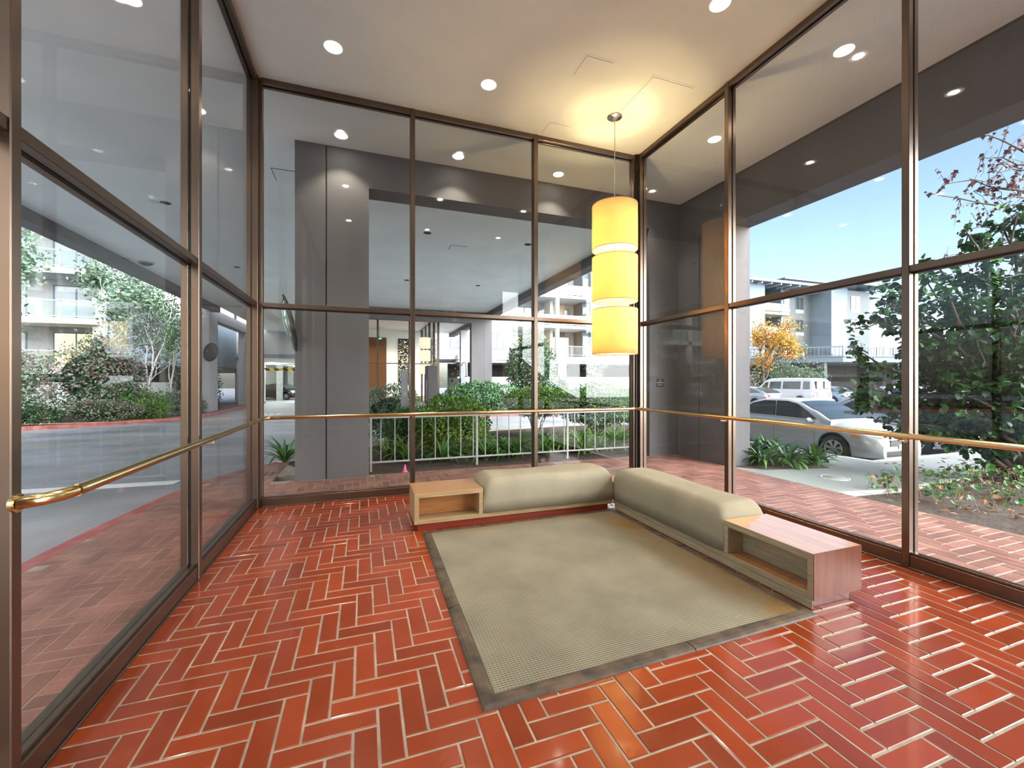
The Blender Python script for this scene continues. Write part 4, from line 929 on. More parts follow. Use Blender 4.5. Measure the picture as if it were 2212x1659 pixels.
def maple():
    root = thing('maple_tree', (12.8,3.3,0), 'thin maple branches with russet leaves against the blue sky at upper right', 'tree'); r = random.Random(31); mb = MB(); lf = MB()
    mb.tube([(12.8,3.3,-.05),(12.75,3.3,1.5),(12.7,3.35,3),(12.6,3.4,4.5),(12.6,3.4,6.4)], [.11,.10,.085,.06,.03], 10)
    ends = [((12.65,3.4,3.9),(9.25,4.45,4.75)),((12.65,3.4,4.2),(9.6,4.45,5.1)),((12.65,3.4,4.6),(9.9,4.35,5.9)),((12.7,3.4,3.6),(9.6,4.2,4.2)),((12.65,3.4,4.4),(9.8,4.1,5.4)),((12.7,3.4,3.4),(9.8,4.15,3.95)),((12.6,3.4,5.0),(10.3,4.25,6.4)),((12.6,3.4,4.8),(10.0,4.0,5.1)),((12.65,3.4,4.3),(9.9,3.95,4.6)),((12.7,3.4,3.2),(9.7,4.5,3.7)),((12.6,3.4,5.2),(10.6,4.1,6.6)),((12.65,3.4,4.5),(10.2,4.35,4.9))]
    for a, b in ends:
        a, b = Vector(a), Vector(b); K = 8; pts = []
        for i in range(K+1):
            f = i/K; p = a.lerp(b, f); p.z += .25*math.sin(math.pi*f)
            if 0 < i: p += rv(r)*.06
            pts.append(p)
        mb.tube(pts, [.028*(1-.88*i/K)+.003 for i in range(K+1)], 6)
        for i in range(3, K+1):
            for b_ in range(3):
                q = rv(r); q.y *= .7; t = pts[i]+q*r.uniform(.15,.5); mb.tube([pts[i], pts[i].lerp(t,.5)+rv(r)*.03, t], [.006,.004,.002], 4, caps=False)
                for k in range(4):
                    p = pts[i].lerp(t, .3+.25*k)+rv(r)*.02; d = Vector((0,0,-1))+rv(r)*.8; s_ = r.uniform(.05,.095)
                    # three-lobed maple leaf
                    d.normalize(); n_ = rv(r); sd = d.cross(n_).normalized()
                    vs = [p, p+d*s_*.3+sd*s_*.5, p+d*s_*.55+sd*s_*.22, p+d*s_, p+d*s_*.55-sd*s_*.22, p+d*s_*.3-sd*s_*.5]
                    lf.add(vs, [(0,1,2,3),(0,3,4,5)], 0, r.random())
    mb.build('branches', [M['bark']], root); lf.build('foliage', [M['leafr']], root)
maple()
# --- strap leaved plants
def strap(seed, n, L, W, mats, label):
    root = thing('strap_plant', (0,0,0), label, 'plant', None); r = random.Random(seed); mb = MB()
    for i in range(n):
        a = r.uniform(0,6.283); el = r.uniform(.55,1.35); l = L*r.uniform(.65,1.1); w = W*r.uniform(.75,1.15); K = 6
        d = Vector((math.cos(a),math.sin(a),0)); side = Vector((-d.y,d.x,0)); p = d*r.uniform(0,.05)+Vector((0,0,-.01)); ang = el; vs = []; bend = r.uniform(.10,.30)
        for k in range(K+1):
            f = k/K; ww = w*(.55+.9*f if f < .4 else .91*(1-((f-.4)/.6)**2.2))*.5+.0008
            up = Vector((0,0,1))*math.cos(ang)-d*math.sin(ang)
            vs += [p+side*ww+up*ww*.35, p, p-side*ww+up*ww*.35]
            p = p+(d*math.cos(ang)+Vector((0,0,1))*math.sin(ang))*l/K; ang -= bend*(1+f)
        fs = []
        for k in range(K):
            b = k*3; fs += [(b,b+1,b+4,b+3),(b+1,b+2,b+5,b+4)]
        mb.add(vs, fs, 0 if r.random() < .8 else 1, r.random(), True)
    mb.build('leaves', mats, root)
    cb = MB(); cb.lathe([(.05,-.03),(.045,.03),(.02,.08),(.001,.09)], 8); cb.build('crown_base', [M['leafm']], root)
    return root
sA = strap(1, 44, .72, .055, [M['strap'],M['strapy']], 'x'); sA['group'] = 'strap-leaved plants behind the railing'
copies(sA, [((.5,8.85,0),.3,'dark strap-leaved clump just right of the concrete pier'),((.85,8.75,0),1.7,'dark strap-leaved clump second from the concrete pier'),((-1.45,9.35,0),.9,'strap-leaved clump poking out behind the left side of the concrete pier'),
            ((2.75,8.45,0),2.6,'strap-leaved clump right of the bright round bush'),((3.25,8.9,0),4.2,'strap-leaved clump behind the middle of the railing'),((2.35,8.3,0),.5,'strap-leaved clump leaning on the railing just right of its second post'),((3.0,8.35,0),3.4,'strap-leaved clump leaning on the middle of the railing'),((1.5,8.5,0),5.1,'strap-leaved clump in front of the intercom pillar')])
sB = strap(2, 46, .74, .058, [M['strapy'],M['strap']], 'x'); sB['group'] = 'bright strap-leaved plants behind the railing'
copies(sB, [((3.75,8.45,0),.1,'bright strap-leaved clump left of the third railing post'),((4.25,8.55,0),1.1,'bright strap-leaved clump just right of the third railing post'),((4.7,8.75,0),2.2,'bright strap-leaved clump below the lowest drum shade'),((5.15,8.5,0),3.3,'bright strap-leaved clump left of the last railing post'),((5.6,8.75,0),4.4,'bright strap-leaved clump at the right end of the railing'),((4.0,8.95,0),.4,'bright strap-leaved clump in the second row right of the clipped bush'),((5.4,9.2,0),2.9,'bright strap-leaved clump in the second row by the right end of the railing'),((4.6,8.3,0),1.9,'bright strap-leaved clump leaning on the railing right of its third post'),((4.95,9.15,0),5.3,'bright strap-leaved clump standing in the second row behind the railing'),((6.2,9.3,0),.7,'bright strap-leaved clump partly behind the right grey pier')])
sC = strap(3, 50, .58, .085, [M['strap'],M['strapy']], 'x'); sC['group'] = 'broad-leaved plants in the bed beside the sedan'
copies(sC, [((7.2,6.0,0),.2,'broad-leaved plant clump nearest the right grey pier'),((7.6,6.55,0),1.3,'broad-leaved plant clump behind the right mullion'),((7.62,5.85,0),2.4,'broad-leaved plant clump at the front of the bed below the sedan door'),((7.95,6.35,0),3.5,'broad-leaved plant clump in the middle of the bed by the sedan'),((8.2,5.75,0),4.6,'broad-leaved plant clump at the right tip of the bed'),((8.4,6.9,0),5.5,'broad-leaved plant clump near the sedan front wheel'),((7.6,7.2,0),.9,'broad-leaved plant clump beside the sedan rear wheel')])
# --- ground cover by the soil bed
r = random.Random(12); mb = MB()
for i in range(420):
    x, y = r.uniform(7.0,12.5), r.uniform(2.2,4.25)
    if r.random() > (.25+.75*max(0,(y-2.6)/1.6)): continue
    for k in range(5):
        p = Vector((x+r.uniform(-.1,.1), y+r.uniform(-.1,.1), .03+r.random()*.22)); leaf(mb, p, rv(r)+Vector((0,0,.1)), Vector((0,0,1))+rv(r)*.5, r.uniform(.05,.10), r.uniform(.05,.08), r.random(), 0 if r.random() < .8 else 1, True)
    mb.tube([(x,y,-.02),(x+r.uniform(-.08,.08),y+r.uniform(-.08,.08),.2)], [.005,.003], 4, 2)
tag(mb.build('ground_cover',[M['leafm'],M['dry'],M['twig']]), 'low leafy ground cover on the soil bed below the big shrub', 'ground cover', None, 'stuff')
mb = MB()
for i in range(700):
    x, y = r.uniform(6.5,11.5), r.uniform(.2,4.0); z = .03+.05*math.sin(x*1.7)*math.cos(y*1.3)-.03; a = r.uniform(0,6.3)
    if i % 3: s_ = r.uniform(.02,.055); leaf(mb, Vector((x,y,z+.005)), Vector((math.cos(a),math.sin(a),.2)), Vector((0,0,1))+rv(r)*.5, s_*1.7, s_, r.random(), 0, True)
    else:
        l = r.uniform(.05,.22); mb.tube([(x,y,z+.004),(x+l*math.cos(a),y+l*math.sin(a),z+.02)], .0025, 4, 1, caps=False)
tag(mb.build('dry_litter',[M['dry'],M['twig']]), 'dry leaves and twigs scattered on the bare soil bed', 'litter', None, 'stuff')
# --- garden across the drive, left
bush('purple_shrub','large purple-leaved shrub across the drive at far left','shrub',(-13.3,21.0,1.5),(2.1,1.2,1.55),8500,.14,'leafp',41,lobes=6,inner=.6,mat2='leafg')
bush('purple_shrub','purple-leaved shrub in the middle of the garden across the drive','shrub',(-10.7,22.7,1.75),(1.8,1.2,1.6),8500,.14,'leafp',42,lobes=6,inner=.6,mat2='leafg')
bush('low_shrub','low grey-purple shrub along the red kerb','shrub',(-9.9,21.2,.42),(1.3,.55,.45),2600,.09,'leafp',43,lobes=4,mat2='leafg')
bush('low_shrub','bright green low plant mound under the slim birch','shrub',(-9.3,22.9,.65),(1.2,.8,.55),2600,.13,'leafm',44,lobes=4,mat2='leafb')
bush('low_shrub','green low shrub at the left end of the red kerb','shrub',(-13.0,19.3,.35),(1.3,.6,.4),2400,.10,'leafm',45,lobes=4,mat2='leafg')
bush('low_shrub','dark low shrub behind the left end of the red kerb','shrub',(-11.6,20.5,.5),(1.2,.6,.5),2400,.10,'leafg',46,lobes=4,mat2='leafd')
bush('grass_clump','yellow-green arching grass clump by the red kerb','grass',(-8.6,22.1,.35),(.75,.55,.38),1600,.22,'leafb',47,asp=.10,lobes=2)
bush('low_shrub','grey-green twiggy shrub at the right end of the garden','shrub',(-8.1,23.9,.55),(.8,.9,.6),2400,.09,'leafg',48,lobes=3)
bush('low_shrub','small dark shrub at the foot of the first colonnade pier','shrub',(-7.9,25.0,.32),(.5,.5,.4),1200,.09,'leafd',49,lobes=2)
bush('tall_hedge','tall dark green hedge seen through the left colonnade opening','hedge',(-9.6,31.0,1.35),(1.0,2.8,2.0),4800,.13,'leafd',50,lobes=6,mat2='leafg')
tree('garden_tree','large leafy tree with dark trunk at far left across the drive',(-14.4,22.6,0),9.0,1.0,9000,.22,'leafg','bark',52,(.05,0),.20,3,.65,bz=.40)
tree('garden_tree','leaning leafy tree with pale forked trunk across the drive',(-12.4,24.4,0),8.0,.85,7000,.20,'leafg','birch',53,(.12,0),.13,3,.6,bz=.42)
tree('birch_tree','slim white birch trunk with small dark leaves across the drive',(-9.4,24.0,0),4.9,.40,1400,.12,'leafd','birch',54,(-.03,0),.07,2,.5,bz=.6)
tree('birch_tree','slim pale birch beside the left colonnade pier',(-8.7,24.5,0),4.3,.34,1300,.12,'leafm','birch',55,(-.05,-.02),.055,2,.3,bz=.65)
# ------------------------------------------------------------------ cars (local frame: +y is the front, z up, wheels on z=0)
M['tyre'] = pm('tyre_rubber', (.018,.018,.019), rough=.8, var=.1)
M['hub'] = pm('silver_wheel', (.55,.56,.57), rough=.3, metal=.8, var=.03)
M['cglass'] = pm('car_window_glass', (.028,.04,.045), rough=.04, spec=.9, var=.15, nscale=2)
M['under'] = pm('car_underbody', (.01,.01,.01), rough=.9)
M['tail'] = pm('red_tail_lamp', (.35,.02,.02), rough=.2, coat=.5)
M['headl'] = pm('headlamp', (.75,.74,.70), rough=.12, coat=.8, spec=.8)
M['amber'] = pm('amber_lamp', (.75,.25,.06), rough=.15, coat=.8)
M['plate'] = pm('licence_plate', (.75,.75,.72), rough=.5)
def paint(name, col, metal=.45, rough=.3): return pm(name, col, rough=rough, metal=metal, var=.02, coat=.7)
def interp(pts, y):
    if y <= pts[0][0]: return pts[0][1]
    for (a, va), (b, vb) in zip(pts, pts[1:]):
        if y <= b:
            t = (y-a)/(b-a); t2 = t*t*(3-2*t)*.5+t*.5; return va+(vb-va)*t2
    return pts[-1][1]
def car(name, label, pm_, L, W, top, belt, roof, wheels, wr, sidewin, wmats, van=False, detail=True, nspoke=7, groupn=None, head=(1.6,.62,.78), tail=None, tuck=.17, pillar=None, rearlamp=None):
    """top: centre-line hood/deck heights; belt: shoulder heights; roof: greenhouse line (first and last points lie on the body)"""
    root = thing(name, (0,0,0), label, 'van' if van else 'car', groupn); h2 = L/2; hw = W/2
    def width(y):
        e = h2-abs(y); return hw*(1-.24*max(0,1-e/.42)**2.2) if not van else hw*(1-.10*max(0,1-e/.25)**2.2)
    def zbot(y):
        z = .19+.05*max(0,abs(y)-h2+.5)
        for wy in wheels:
            d = abs(y-wy)
            if d < wr+.065: z = max(z, wr+math.sqrt(max(0,(wr+.065)**2-d*d)))
        return z
    ys = []; y = -h2
    while y < h2+1e-6: ys.append(y); y += L/110
    body = MB(); sec = []
    for y in ys:
        w = width(y); zb = zbot(y); bt = interp(belt, y); tp = max(interp(top, y), bt+.003); zm = .19+(bt-.19)*.55
        zc = min(max(zb+.005, .26), bt-.02)
        pr = [(w*.955, zb), (w*.985, max(zb+.003, zc)), (w, max(zb+.006, zm)), (w*.985, max(zb+.01, bt-.10)), (w*.955, max(zb+.014, bt-.03)), (w*.90, max(zb+.018, bt))]
        pr += [(w*.62, bt+(tp-bt)*.72), (w*.3, bt+(tp-bt)*.95), (0, tp)]
        sec.append([(x,y,z) for x,z in pr]+[(-x,y,z) for x,z in pr[-2::-1]])
    nn = len(sec[0]); vs = [p for s_ in sec for p in s_]; fs = []
    for i in range(len(sec)-1):
        for k in range(nn-1): fs.append((i*nn+k, i*nn+k+1, (i+1)*nn+k+1, (i+1)*nn+k))
    body.add(vs, fs, 0, .5, True); body.add(sec[0], [tuple(range(nn))[::-1]]); body.add(sec[-1], [tuple(range(nn))])
    body.build('body', [pm_], root)
    ub = MB(); ub.box(-hw*.80,-h2+.12,.2,hw*.80,h2-.12,.5); 
    ub.build('underbody', [M['under']], root)
    # greenhouse
    ry0, ry1 = roof[0][0], roof[-1][0]; gys = []; y = ry0
    while y < ry1-1e-6: gys.append(y); y += (ry1-ry0)/60
    gys.append(ry1); gh = MB(); sec = []; zr = max(z for _, z in roof)
    def gw(y, z):
        bt = interp(belt, y)-.02; return width(y)*.925-tuck*max(0,(z-bt))/(zr-bt)*(hw/.85)*.85
    for y in gys:
        z1 = max(interp(roof, y), interp(belt,y)-.02); bt = interp(belt, y)-.02; z1 = max(z1, bt+.002); pr = []
        for f in (0,.5,.86): z = bt+(z1-bt)*f; pr.append((gw(y,z), z))
        we = gw(y, z1); pr += [(we*.93, bt+(z1-bt)*.965), (we*.72, z1-(z1-bt)*.004), (0, z1+.012*min(1,(z1-bt)/.3))]
        sec.append([(x,y,z) for x,z in pr]+[(-x,y,z) for x,z in pr[-2::-1]])
    nn = len(sec[0]); vs = [p for s_ in sec for p in s_]; fs = []
    for i in range(len(sec)-1):
        for k in range(nn-1): fs.append((i*nn+k, i*nn+k+1, (i+1)*nn+k+1, (i+1)*nn+k))
    gh.add(vs, fs, 0, .5, True); gh.add(sec[0], [tuple(range(nn))[::-1]]); gh.add(sec[-1], [tuple(range(nn))]); gh.build('roof', [pm_], root)
    # side windows
    for poly in sidewin:
        for sgn in (1,-1):
            m = MB(); P = [(sgn*(gw(y,z)+.006), y, z) for y, z in poly]; Q = [(p[0]-sgn*.012,p[1],p[2]) for p in P]; n_ = len(P)
            m.add(P+Q, [tuple(range(n_)) if sgn < 0 else tuple(range(n_))[::-1]]+[(i,(i+1)%n_,n_+(i+1)%n_,n_+i) for i in range(n_)]); wn = m.build('side_window', [M['cglass']], root)
            if detail:
                c = Vector((0,sum(p[1] for p in P)/n_, sum(p[2] for p in P)/n_)); m = MB(); vs = []; 
                for p in P: vs.append((p[0]+sgn*.002,p[1],p[2]))
                for p in P: v = Vector(p); d = (v-c); d.x = 0; d.normalize(); vs.append((p[0]+sgn*.001, p[1]+d.y*.028, p[2]+d.z*.028))
                m.add(vs, [((i,(i+1)%n_,n_+(i+1)%n_,n_+i) if sgn > 0 else (i,n_+i,n_+(i+1)%n_,(i+1)%n_)) for i in range(n_)]); m.build('window_seal', [M['black']], wn)
    # windscreen and rear glass follow the roof line
    def screen(ya, yb, nm):
        m = MB(); K = 10
        def fn(u, v):
            y = ya+(yb-ya)*v; z = interp(roof, y); bt = interp(belt,y); we = gw(y, z)*.90*(2*u-1)
            z = max(z, bt); cr = .014*(1-(2*u-1)**2); return (we, y, z+cr+.006)
        m.grid(fn, 10, K, 0, .5, True); return m.build(nm, [M['cglass']], root)
    if wmats[0]: screen(*wmats[0], 'windscreen')
    if wmats[1]: screen(*wmats[1], 'rear_window')
    # wheels
    for wy in wheels:
        for sgn in (1,-1):
            x = sgn*(hw-.115); q = Matrix.Rotation(R(90*sgn),3,'Y'); C = Vector((x,wy,wr))
            m = MB(); m.lathe([(wr*.64,-.1),(wr*.93,-.1),(wr,-.07),(wr,.07),(wr*.93,.1),(wr*.66,.102),(wr*.62,.06),(wr*.3,.04),(.001,.04)], 36, C, M=q); wh = m.build('wheel', [M['tyre']], root)
            m = MB(); m.lathe([(wr*.66,.090),(wr*.655,.106),(wr*.60,.104),(wr*.585,.075)], 36, C, M=q); m.lathe([(.001,.100),(wr*.17,.098),(wr*.20,.07)], 20, C, M=q)
            for k in range(nspoke):
                a = 2*math.pi*k/nspoke; da = math.pi/nspoke; P = []
                for rr_, w_ in ((wr*.14,.62),(wr*.60,.55)):
                    for s2 in (-1,1): P.append((rr_, a+s2*da*w_*(1.3 if rr_ < wr*.3 else .95)))
                for zz in (.097,.078):
                    pass
                V = [C+q @ Vector((rr_*math.cos(an), rr_*math.sin(an), zz)) for zz in (.098,.075) for rr_, an in P]
                m.add(V, [(0,1,3,2),(4,6,7,5),(0,2,6,4),(1,5,7,3)])
            rim = m.build('rim', [M['hub']], wh)
            if detail:
                m = MB()
                for k in range(4):
                    a = 2*math.pi*k/4+.4; m.lathe([(.001,.106),(wr*.035,.106),(wr*.04,.098)], 10, C+q @ Vector((wr*.11*math.cos(a),wr*.11*math.sin(a),0)), M=q)
                m.build('lug_nuts', [M['black']], rim)
    # lamps, plates, trims
    def patch(ya, yb, za, zb, mat, nm, nu=6, nv=3, off=.008, shape=None):
        for sgn in (1,-1):
            m = MB()
            def fn(u, v):
                y = ya+(yb-ya)*u; z0_, z1_ = za, zb
                if shape: z0_, z1_ = shape(u)
                z = z0_+(z1_-z0_)*v; w = width(y); bt = interp(belt,y); zm = .19+(bt-.19)*.55
                f = 1.0 if z < zm else 1-.1*min(1,max(0,(z-zm)/(bt-zm)))**2.5
                return (sgn*(w*f+off), y, z)
            m.grid(fn, nu, nv, 0, .5, True); m.build(nm, [mat], root)
    ya, za, zb = head
    zf = interp(belt, h2)
    patch(ya, h2-.02, za, zb, M['headl'], 'headlamp', shape=lambda u: (za+.02*u, zb-(.07)*u) if not van else (za,zb))
    patch(ya-.03, ya+.16, za+.012, zb-.012, M['amber'], 'indicator_lamp', off=.014)
    m = MB(); m.box(-hw*.5,h2-.01,.46,hw*.5,h2+.012,.60); m.build('grille', [M['black']], root)
    m = MB(); m.box(-hw*.62,h2-.01,.24,hw*.62,h2+.006,.36); m.build('lower_grille', [M['black']], root)
    m = MB(); m.bbox(-.155,h2+.006,.40,.155,h2+.018,.50,.003); m.build('number_plate', [M['plate']], root)
    if rearlamp:
        ra, rz0, rz1 = rearlamp
        patch(-h2+.02, -h2+ra, rz0, rz1, M['tail'], 'tail_lamp')
        for sgn in (1,-1):
            m = MB(); m.bbox(sgn*hw*.70,-h2-.012,rz0,sgn*hw*.52,-h2+.03,rz1,.006); m.build('tail_lamp', [M['tail']], root)
        m = MB(); m.bbox(-.16,-h2-.014,(rz0+rz1)/2-.05,.16,-h2-.002,(rz0+rz1)/2+.06,.003); m.build('number_plate', [M['plate']], root)
    m = MB(); m.bbox(-hw*.86,-h2-.02,.30,hw*.86,-h2+.1,.52,.02); m.build('rear_bumper', [pm_], root)
    if detail:
        # door seams, handles, side moulding, mirrors
        for sgn in (1,-1):
            m = MB()
            for yy, zz in pillar or []:
                for i in range(12):
                    z0_ = .27+(interp(belt,yy)-.29)*i/12; z1_ = .27+(interp(belt,yy)-.29)*(i+1)/12; zm = .19+(interp(belt,yy)-.19)*.55
                    f = lambda z: width(yy)*(1.0 if z < zm else 1-.1*((z-zm)/(interp(belt,yy)-zm))**2.5)+.0012
                    m.add([(sgn*f(z0_),yy-.004,z0_),(sgn*f(z0_),yy+.004,z0_),(sgn*f(z1_),yy+.004,z1_),(sgn*f(z1_),yy-.004,z1_)], [(0,1,2,3)])
            m.build('door_seam', [M['black']], root)
            m = MB(); 
            m.bbox(sgn*(hw-.004), wheels[0]+wr+.1, .485, sgn*(hw+.012), wheels[1]-wr-.1, .525, .004); m.build('side_moulding', [pm_], root)
            for yy in [p[0] for p in (pillar or [])[:2]]:
                m = MB(); m.bbox(sgn*(hw*.965), yy+.06, .80, sgn*(hw*.965+.03), yy+.25, .825, .008); m.build('door_handle', [pm_], root)
            m = MB(); yy = sidewin[-1][0][0] if False else roof[-1][0]-.42
            m.lathe([(.001,-.055),(.06,-.045),(.085,0),(.06,.05),(.001,.06)], 14, (sgn*(hw+.08), yy, interp(belt,yy)+.04), M=Matrix.Diagonal((1.15,.75,.75)) @ Matrix.Rotation(R(90),3,'X')); m.box(sgn*(hw*.88),yy-.03,interp(belt,yy)-.01,sgn*(hw+.05),yy+.03,interp(belt,yy)+.03); m.build('door_mirror', [pm_], root)
    return root
SED_TOP = [(-2.22,.80),(-2.12,.95),(-1.7,1.0),(-1.2,1.02),(0,1.0),(.9,.985),(1.25,.95),(1.8,.83),(2.1,.72),(2.22,.58)]
SED_BELT = [(-2.22,.72),(-2.1,.88),(-1.6,.94),(0,.93),(.9,.895),(1.4,.84),(1.9,.73),(2.15,.63),(2.22,.52)]
SED_ROOF = [(-1.78,.98),(-1.25,1.24),(-.85,1.375),(-.35,1.425),(.05,1.42),(.38,1.36),(.75,1.19),(1.22,.945)]
SIDE_S = [[(-1.36,1.0),(-.95,1.255),(-.62,1.335),(-.30,1.35),(-.24,.985)],[(-.17,.985),(-.22,1.355),(.08,1.345),(.32,1.285),(.62,1.13),(.86,.965)]]
def sedan(label, col, detail=True, name='sedan_car', L=4.44, W=1.72, metal=.45, rough=.3, rl=(.30,.66,.84), ns=7):
    return car(name, label, paint(name+'_paint', col, metal, rough), L, W, SED_TOP, SED_BELT, SED_ROOF, (-1.31,1.31), .31, SIDE_S, ((.36,1.16),(-1.70,-1.0)), detail=detail, nspoke=ns, rearlamp=rl, pillar=[(-1.0,0),(-.2,0),(.88,0)], head=(1.72,.60,.73))
c = sedan('silver four-door sedan parked nearest the lobby beyond the right glass', (.50,.52,.51), metal=.25); c.location = (11.22,8.15,-.3); c.rotation_euler = (0,0,math.pi)
c = sedan('silver sedan parked just beyond the nearest sedan, half hidden by the shrub', (.42,.43,.44), False); c.location = (14.4,8.2,-.3)
HT = [(-2.2,.85),(-2.1,1.0),(-1.6,1.08),(0,1.02),(1.0,1.0),(1.5,.92),(1.95,.80),(2.2,.6)]; HB = [(-2.2,.80),(-2.1,.95),(-1.6,1.0),(0,.96),(1.0,.92),(1.6,.83),(2.2,.55)]
HR = [(-2.12,1.02),(-1.75,1.22),(-1.1,1.40),(-.3,1.48),(.2,1.46),(.6,1.33),(1.35,.965)]
HS = [[(-1.75,1.06),(-1.3,1.26),(-.75,1.385),(-.35,1.41),(-.30,1.0)],[(-.22,1.0),(-.26,1.41),(.15,1.395),(.5,1.25),(.98,.98)]]
def hatch(label, col, name='hatchback_car', metal=.45, L=4.4, W=1.75, rl=(.28,.72,.95)):
    return car(name, label, paint(name+'_paint', col, metal), L, W, HT, HB, HR, (-1.32,1.33), .315, HS, ((.55,1.28),(-2.06,-1.2)), detail=False, nspoke=5, rearlamp=rl, head=(1.65,.62,.78))
c = hatch('silver hatchback seen from behind, parked left of the white van', (.42,.46,.50)); c.location = (26.25,23.2,-.3)
c = sedan('dark blue car facing forward behind the right mullion', (.035,.06,.10), False, rl=(.3,.66,.84)); c.location = (22.6,23.2,-.3); c.rotation_euler = (0,0,math.pi)
c = hatch('blue-grey hatchback parked right of the white van', (.22,.32,.42)); c.location = (34.6,23.6,-.3)
UT = [(-2.3,.95),(-2.2,1.1),(0,1.1),(1.1,1.1),(1.9,.98),(2.3,.75)]; UB = [(-2.3,.9),(-2.2,1.05),(0,1.05),(1.2,1.02),(2.0,.9),(2.3,.7)]
UR = [(-2.2,1.08),(-1.95,1.45),(-1.2,1.66),(-.2,1.70),(.3,1.66),(.75,1.48),(1.4,1.06)]
c = car('suv_car','white sport utility car in the second row beyond the two silver sedans', paint('suv_paint',(.5,.51,.52),.1), 4.6,1.85,UT,UB,UR,(-1.38,1.38),.35,[[(-1.9,1.12),(-1.7,1.42),(-1.1,1.58),(-.4,1.60),(-.36,1.1)],[(-.28,1.1),(-.3,1.60),(.25,1.57),(.6,1.42),(1.0,1.1)]],((.62,1.34),(-2.14,-1.5)),detail=False,rearlamp=(.3,.8,1.1),head=(1.75,.80,.98)); c.location = (18.3,10.0,-.3)
c = sedan('maroon sedan behind the bushes below the lowest drum shade', (.14,.02,.03), False, name='maroon_car', rl=(.3,.66,.84)); c.location = (13.2,23.6,-.3); c.rotation_euler = (0,0,math.pi)
c = sedan('grey sedan mostly hidden behind the broad green bush', (.35,.36,.37), False, name='grey_car'); c.location = (16.4,23.4,-.3); c.rotation_euler = (0,0,math.pi)
c = hatch('black car parked inside the garage behind the striped bar', (.012,.012,.02), name='black_car'); c.location = (-7.2,44.5,-.15); c.rotation_euler = (0,0,R(-125))
c = hatch('white car parked deeper inside the garage', (.7,.7,.7), name='white_car', metal=.1); c.location = (-5.0,48.5,-.15); c.rotation_euler = (0,0,R(-140))
c = hatch('white car roof glimpsed through the big shrub', (.8,.8,.8), name='white_hatch_car', metal=.1); c.location = (31.0,13.4,-.3)
c = hatch('pale car glimpsed low through the big shrub branches', (.7,.72,.74), name='pale_car', metal=.2); c.location = (18.2,7.9-2.6,-.3) if False else (22.4,9.6,-.3)
# passenger van
VT = [(-2.75,1.0),(-2.7,1.1),(1.2,1.12),(1.9,1.12),(2.3,1.05),(2.75,.85)]; VB = [(-2.75,.98),(-2.7,1.08),(1.2,1.1),(1.9,1.08),(2.4,.98),(2.75,.8)]
VR = [(-2.74,1.10),(-2.68,1.55),(-2.58,1.98),(-2.3,2.08),(0,2.11),(.8,2.08),(1.15,1.95),(1.5,1.6),(1.95,1.10)]
M['vanwhite'] = paint('van_paint', (.55,.57,.59), .0)
c = car('passenger_van','white passenger van with dark side windows parked in the middle of the lot', M['vanwhite'], 5.5,2.0,VT,VB,VR,(-1.75,1.72),.36,
        [[(-2.42,1.28),(-2.38,1.82),(-1.9,1.84),(-1.9,1.28)],[(-1.72,1.28),(-1.72,1.84),(-.35,1.84),(-.35,1.28)],[(-.2,1.28),(-.2,1.84),(.72,1.82),(.78,1.28)],[(.92,1.28),(.88,1.80),(1.12,1.76),(1.55,1.28)]],((1.2,1.86),None),van=True,detail=False,nspoke=8,rearlamp=(.06,.75,1.12),head=(2.45,.75,.95),tuck=.14)
for sgn in (1,-1):
    m = MB(); m.bbox(sgn*.08,-2.79,1.32,sgn*.72,-2.60,1.86,.03); m.build('rear_door_window', [M['cglass']], c)
m = MB(); m.bbox(-.95,-2.87,.36,.95,-2.70,.55,.02); m.build('step_bumper', [M['railg']], c)
c.location = (30.85,23.75,-.3)
# ------------------------------------------------------------------ buildings (facades face -y)
def bpart(root, name, mat, *boxes):
    m = MB()
    for b in boxes: m.box(*b)
    return m.build(name, mat if isinstance(mat, list) else [mat], root)
def window(root, x0, x1, z0, z1, y, glass='winl', sill=0, split=.5, frame='btrim'):
    m = MB(); t = .06
    m.box(x0-t,y-.05,z0-t,x0,y+.02,z1+t); m.box(x1,y-.05,z0-t,x1+t,y+.02,z1+t); m.box(x0,y-.05,z1,x1,y+.02,z1+t); m.box(x0,y-.05,z0-t,x1,y+.02,z0)
    if split: xm = x0+(x1-x0)*split; m.box(xm-t/2,y-.05,z0,xm+t/2,y+.02,z1)
    if sill: m.box(x0-t,y-.03,z0-t-sill,x1+t,y+.02,z0-t,1)
    w = m.build('window', [M[frame], M['bwhite']], root)
    m = MB(); m.box(x0,y-.02,z0,x1,y+.015,z1); m.build('pane', [M[glass]], w); return w
def railing(root, x0, x1, y, z, h=1.0, mat='bwhite', glassy=None, step=.14):
    m = MB(); m.box(x0,y-.03,z+h-.06,x1,y+.03,z+h); m.box(x0,y-.02,z+.08,x1,y+.02,z+.13)
    nx = max(1,int(round((x1-x0)/1.6)))
    for i in range(nx+1): x = x0+(x1-x0)*i/nx; m.box(x-.03,y-.03,z,x+.03,y+.03,z+h)
    if not glassy:
        x = x0+step
        while x < x1: m.box(x-.01,y-.01,z+.12,x+.01,y+.01,z+h-.05); x += step
    r_ = m.build('balcony_railing', [M[mat]], root)
    if glassy: m = MB(); m.box(x0+.03,y-.008,z+.12,x1-.03,y+.008,z+h-.05); m.build('infill_panel', [M[glassy]], r_)
    return r_
M['bglass'] = glassmat('balcony_glass', (.72,.80,.82), .09)
